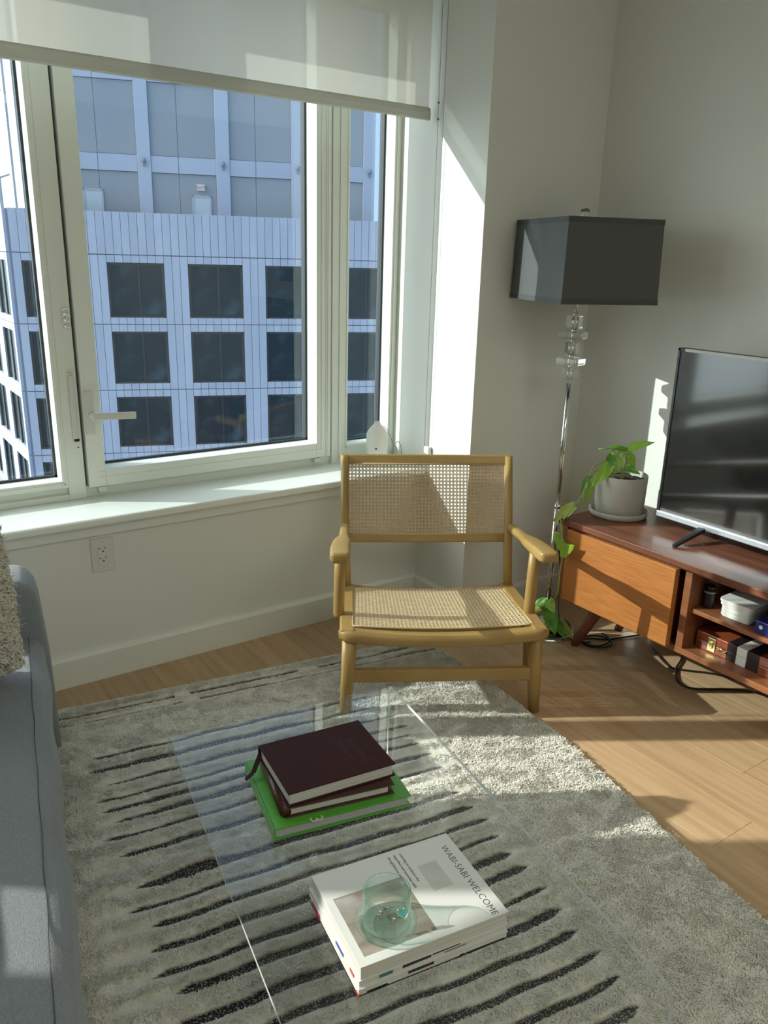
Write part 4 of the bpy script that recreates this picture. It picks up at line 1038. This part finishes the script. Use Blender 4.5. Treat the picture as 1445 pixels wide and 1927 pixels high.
# ------------------------------------------------------------------ plant
PX, PY = 2.372, 1.842
sa = thing('plant_saucer', 'round grey ceramic saucer under the plant pot', 'saucer', (PX, PY, ZT))
MB().lathe([(.0, 0), (.096, 0), (.104, .004), (.108, .022), (.1055, .024), (.103, .022), (.099, .006), (.0, .005)], 56, cap=False).build('saucer_dish', m_pot, sa)
pl = thing('potted_pothos', 'trailing green pothos in a grey ceramic pot on the media stand', 'plant', (PX, PY, ZT+.0055))
MB().lathe([(.0, 0), (.082, 0), (.086, .003), (.0905, .05), (.0925, .150), (.0905, .1525), (.0875, .151), (.086, .13), (.0, .128)], 56, cap=False).build('pot', m_pot, pl)
so2 = MB().grid(lambda u, v: ((2*u-1)*.0, 0, 0), 1, 1)
so2 = MB()
def soilf(u, v):
    r = .0865*u; a_ = 2*PI*v; return (r*math.cos(a_), r*math.sin(a_), .131+.004*math.sin(a_*5+r*200)*u)
so2.grid(soilf, 8, 32); so2.build('soil', m_soil, pl)
plo = Vector((PX, PY, ZT+.0055))
def leaf(base, tip, width, nrm, mt, fold=.25, droop=.15, stem=None, nm='leaf'):
    base, tip = Vector(base), Vector(tip); d = tip-base; L = d.length; d.normalize()
    nrm = Vector(nrm); nrm = (nrm-d*nrm.dot(d)).normalized(); s_v = d.cross(nrm)
    N = 12; K = 4; vs = []; fs = []
    for i in range(N+1):
        t = i/N; wv = width*(math.sin(PI*min(1, (t*.86+.14))**.62))**.9*(1-.15*t) if t < 1 else 0.0
        wv = width*max(0, (math.sin(PI*(t*.93+.07)**.60)))**.85
        if i == N: wv = .0002
        back = -.10*L*(1-min(1, t*5))
        for k in range(-K, K+1):
            f = k/K
            p = base+d*(t*L+(back*abs(f) if i == 0 else 0))+s_v*(wv*f)+nrm*(abs(f)**1.3*wv*fold-droop*L*t*t+.02*L*math.sin(t*9+k))
            vs.append(p-plo)
    W_ = 2*K+1
    for i in range(N):
        for k in range(W_-1): fs.append((i*W_+k, i*W_+k+1, (i+1)*W_+k+1, (i+1)*W_+k))
    o = MB().add(vs, fs, 0, True).build(nm, mt, pl, fixn=False)
    if stem: MB().tube([p-plo for p in smooth([stem]+[tuple(base)], 4)] if len(stem) == 3 and not isinstance(stem[0], (tuple, list)) else [p-plo for p in smooth(list(stem)+[tuple(base)], 4)], .0016, 6).build('petiole', m_stem, pl)
    return o
TC = Vector((-.6, -.5, .65)).normalized()
c0 = (2.355, 1.835, .655)
leaf((2.372, 1.833, .768), (2.322, 1.925, .772), .020, (-.3, .1, 1), m_leafd, stem=[c0, (2.375, 1.835, .72)], droop=.12)
leaf((2.377, 1.829, .772), (2.425, 1.765, .812), .021, (-.5, -.3, .8), m_leaf, stem=[(2.35, 1.83, .66), (2.37, 1.828, .72)], droop=.12)
leaf((2.350, 1.872, .757), (2.352, 1.893, .742), .010, (-.6, -.5, .5), m_leaf, stem=[c0, (2.36, 1.85, .72)])
leaf((2.342, 1.872, .745), (2.335, 1.885, .695), .018, (-.75, -.5, .2), m_leafd, stem=[(2.35, 1.86, .655), (2.348, 1.868, .70)], droop=-.05)
leaf((2.352, 1.843, .738), (2.325, 1.838, .682), .014, (-.7, -.6, .25), m_leaf, stem=[c0, (2.358, 1.84, .71)], droop=.05)
leaf((2.300, 1.848, .716), (2.222, 1.858, .640), .024, (-.8, -.5, .35), m_leaf, stem=[(2.345, 1.845, .655), (2.325, 1.85, .71)], droop=.02, fold=.15)
leaf((2.340, 1.806, .712), (2.312, 1.725, .716), .017, (-.6, -.2, .8), m_leafd, stem=[(2.345, 1.82, .655), (2.342, 1.81, .69)], droop=.1)
leaf((2.385, 1.835, .752), (2.405, 1.818, .70), .018, (-.8, -.55, .1), m_leaf, stem=[(2.36, 1.84, .66)], droop=.0)
leaf((2.366, 1.842, .765), (2.350, 1.862, .735), .012, (-.5, -.6, .6), m_leafy, stem=[(2.357, 1.838, .66)])
leaf((2.372, 1.832, .755), (2.36, 1.812, .742), .011, (-.5, -.6, .6), m_leaf)
# trailing vine over the pot rim and the stand corner, down to the floor
vine1 = smooth([(2.335, 1.86, .66), (2.318, 1.868, .715), (2.280, 1.880, .722), (2.255, 1.892, .690), (2.243, 1.900, .640), (2.240, 1.902, .580), (2.245, 1.90, .55)])
vine2 = smooth([(2.33, 1.85, .66), (2.30, 1.865, .712), (2.262, 1.888, .680), (2.225, 1.898, .600), (2.175, 1.902, .548), (2.135, 1.905, .530), (2.130, 1.897, .50), (2.128, 1.885, .455), (2.130, 1.876, .402), (2.128, 1.880, .33), (2.132, 1.884, .25), (2.14, 1.905, .205), (2.17, 1.95, .16), (2.20, 1.965, .10), (2.21, 1.96, .045)])
MB().tube([p-plo for p in vine1], .0022, 7).build('vine', m_stem, pl); MB().tube([p-plo for p in vine2], .0022, 7).build('vine', m_stem, pl)
leaf((2.255, 1.893, .668), (2.222, 1.905, .612), .014, (-.8, -.4, .4), m_leafd)
leaf((2.252, 1.885, .640), (2.250, 1.875, .600), .011, (-.8, -.5, .3), m_leaf)
leaf((2.247, 1.890, .61), (2.243, 1.885, .575), .009, (-.7, -.6, .3), m_leaf)
leaf((2.155, 1.868, .578), (2.130, 1.948, .502), .024, (-.75, -.35, .6), m_leafy, stem=[(2.128, 1.895, .515)], droop=.06, fold=.2)
leaf((2.130, 1.880, .425), (2.128, 1.930, .474), .019, (-.9, -.3, .2), m_leaf, droop=0)
leaf((2.118, 1.880, .405), (2.112, 1.812, .452), .027, (-.93, -.25, .15), m_leaf, droop=0, fold=.12)
leaf((2.165, 1.955, .175), (2.150, 1.905, .14), .020, (-.8, -.3, .5), m_leaf, droop=.02)
leaf((2.19, 1.975, .12), (2.165, 1.905, .045), .028, (-.6, -.5, .6), m_leafd, droop=.0)
leaf((2.205, 1.96, .085), (2.19, 1.87, .035), .022, (-.4, -.4, .8), m_leafd, droop=.0)
leaf((2.19, 1.985, .15), (2.16, 2.03, .13), .020, (-.6, -.4, .7), m_leafd, droop=.05)
leaf((2.17, 2.0, .12), (2.12, 2.035, .10), .017, (-.6, -.4, .7), m_leafy, droop=.05)
leaf((2.22, 1.93, .075), (2.22, 1.86, .03), .016, (-.4, -.5, .7), m_leafy, droop=.0)

# ------------------------------------------------------------------ diffuser on the sill, cords
dfu = thing('aroma_diffuser', 'white bottle-shaped aroma diffuser on the window sill', 'diffuser', (1.843, 2.68, ZS))
MB().lathe([(.0, 0), (.043, 0), (.0445, .004), (.0445, .122), (.042, .134), (.033, .150), (.021, .163), (.013, .172), (.0115, .179), (.009, .181), (.0085, .175), (.0, .173)], 48, cap=False).build('body', m_ceramic, dfu)
vx = Vector((-.62, -.78, 0)); MB().tube([vx*.0435+Vector((0, 0, .075)), vx*.0455+Vector((0, 0, .075))], .004, 10).build('button', m_slot, dfu)
dc = MB(); dc.tube(smooth([(1.885, 2.715, .65), (1.895, 2.73, .71), (1.915, 2.735, .735), (1.935, 2.72, .70), (1.942, 2.705, .66), (1.93, 2.68, .615), (1.905, 2.65, .607), (1.91, 2.66, .65), (1.94, 2.67, .68), (1.955, 2.665, .66), (1.95, 2.65, .62), (1.92, 2.63, .60)]), .0016, 6)
tag(dc.build('diffuser_cord', m_gcord), 'thin grey cord curling on the sill beside the white diffuser', 'cord')
c1 = MB(); c1.tube(smooth([(2.47, 1.68, .006), (2.42, 1.60, .006), (2.40, 1.545, .005), (2.43, 1.50, .005), (2.50, 1.42, .005), (2.54, 1.30, .005), (2.555, 1.15, .005)]), .0035, 8)
tag(c1.build('power_cord', m_cord), 'black cord crossing the sunlit floor under the open shelves', 'cord')
c2 = MB(); c2.tube(smooth([(2.55, 1.60, .006), (2.48, 1.56, .006), (2.40, 1.525, .006), (2.335, 1.47, .006), (2.325, 1.425, .005), (2.36, 1.385, .005), (2.43, 1.34, .005), (2.50, 1.27, .005), (2.54, 1.12, .005)]), .0038, 8)
tag(c2.build('looped_cord', m_cord), 'thicker black cord forming a wide loop on the floor before the stand', 'cord')
c3 = MB(); c3.tube(smooth([(2.52, 1.78, .006), (2.45, 1.80, .006), (2.38, 1.82, .006), (2.33, 1.86, .006), (2.28, 1.87, .010), (2.265, 1.83, .006), (2.30, 1.79, .006), (2.355, 1.785, .006), (2.375, 1.82, .010), (2.35, 1.865, .012), (2.29, 1.872, .016), (2.26, 1.84, .014), (2.285, 1.80, .012), (2.34, 1.79, .014), (2.37, 1.815, .018), (2.40, 1.87, .006)]), .0035, 8)
tag(c3.build('coiled_cord', m_cord), 'black cord coiled on the floor behind the stand leg', 'cord')
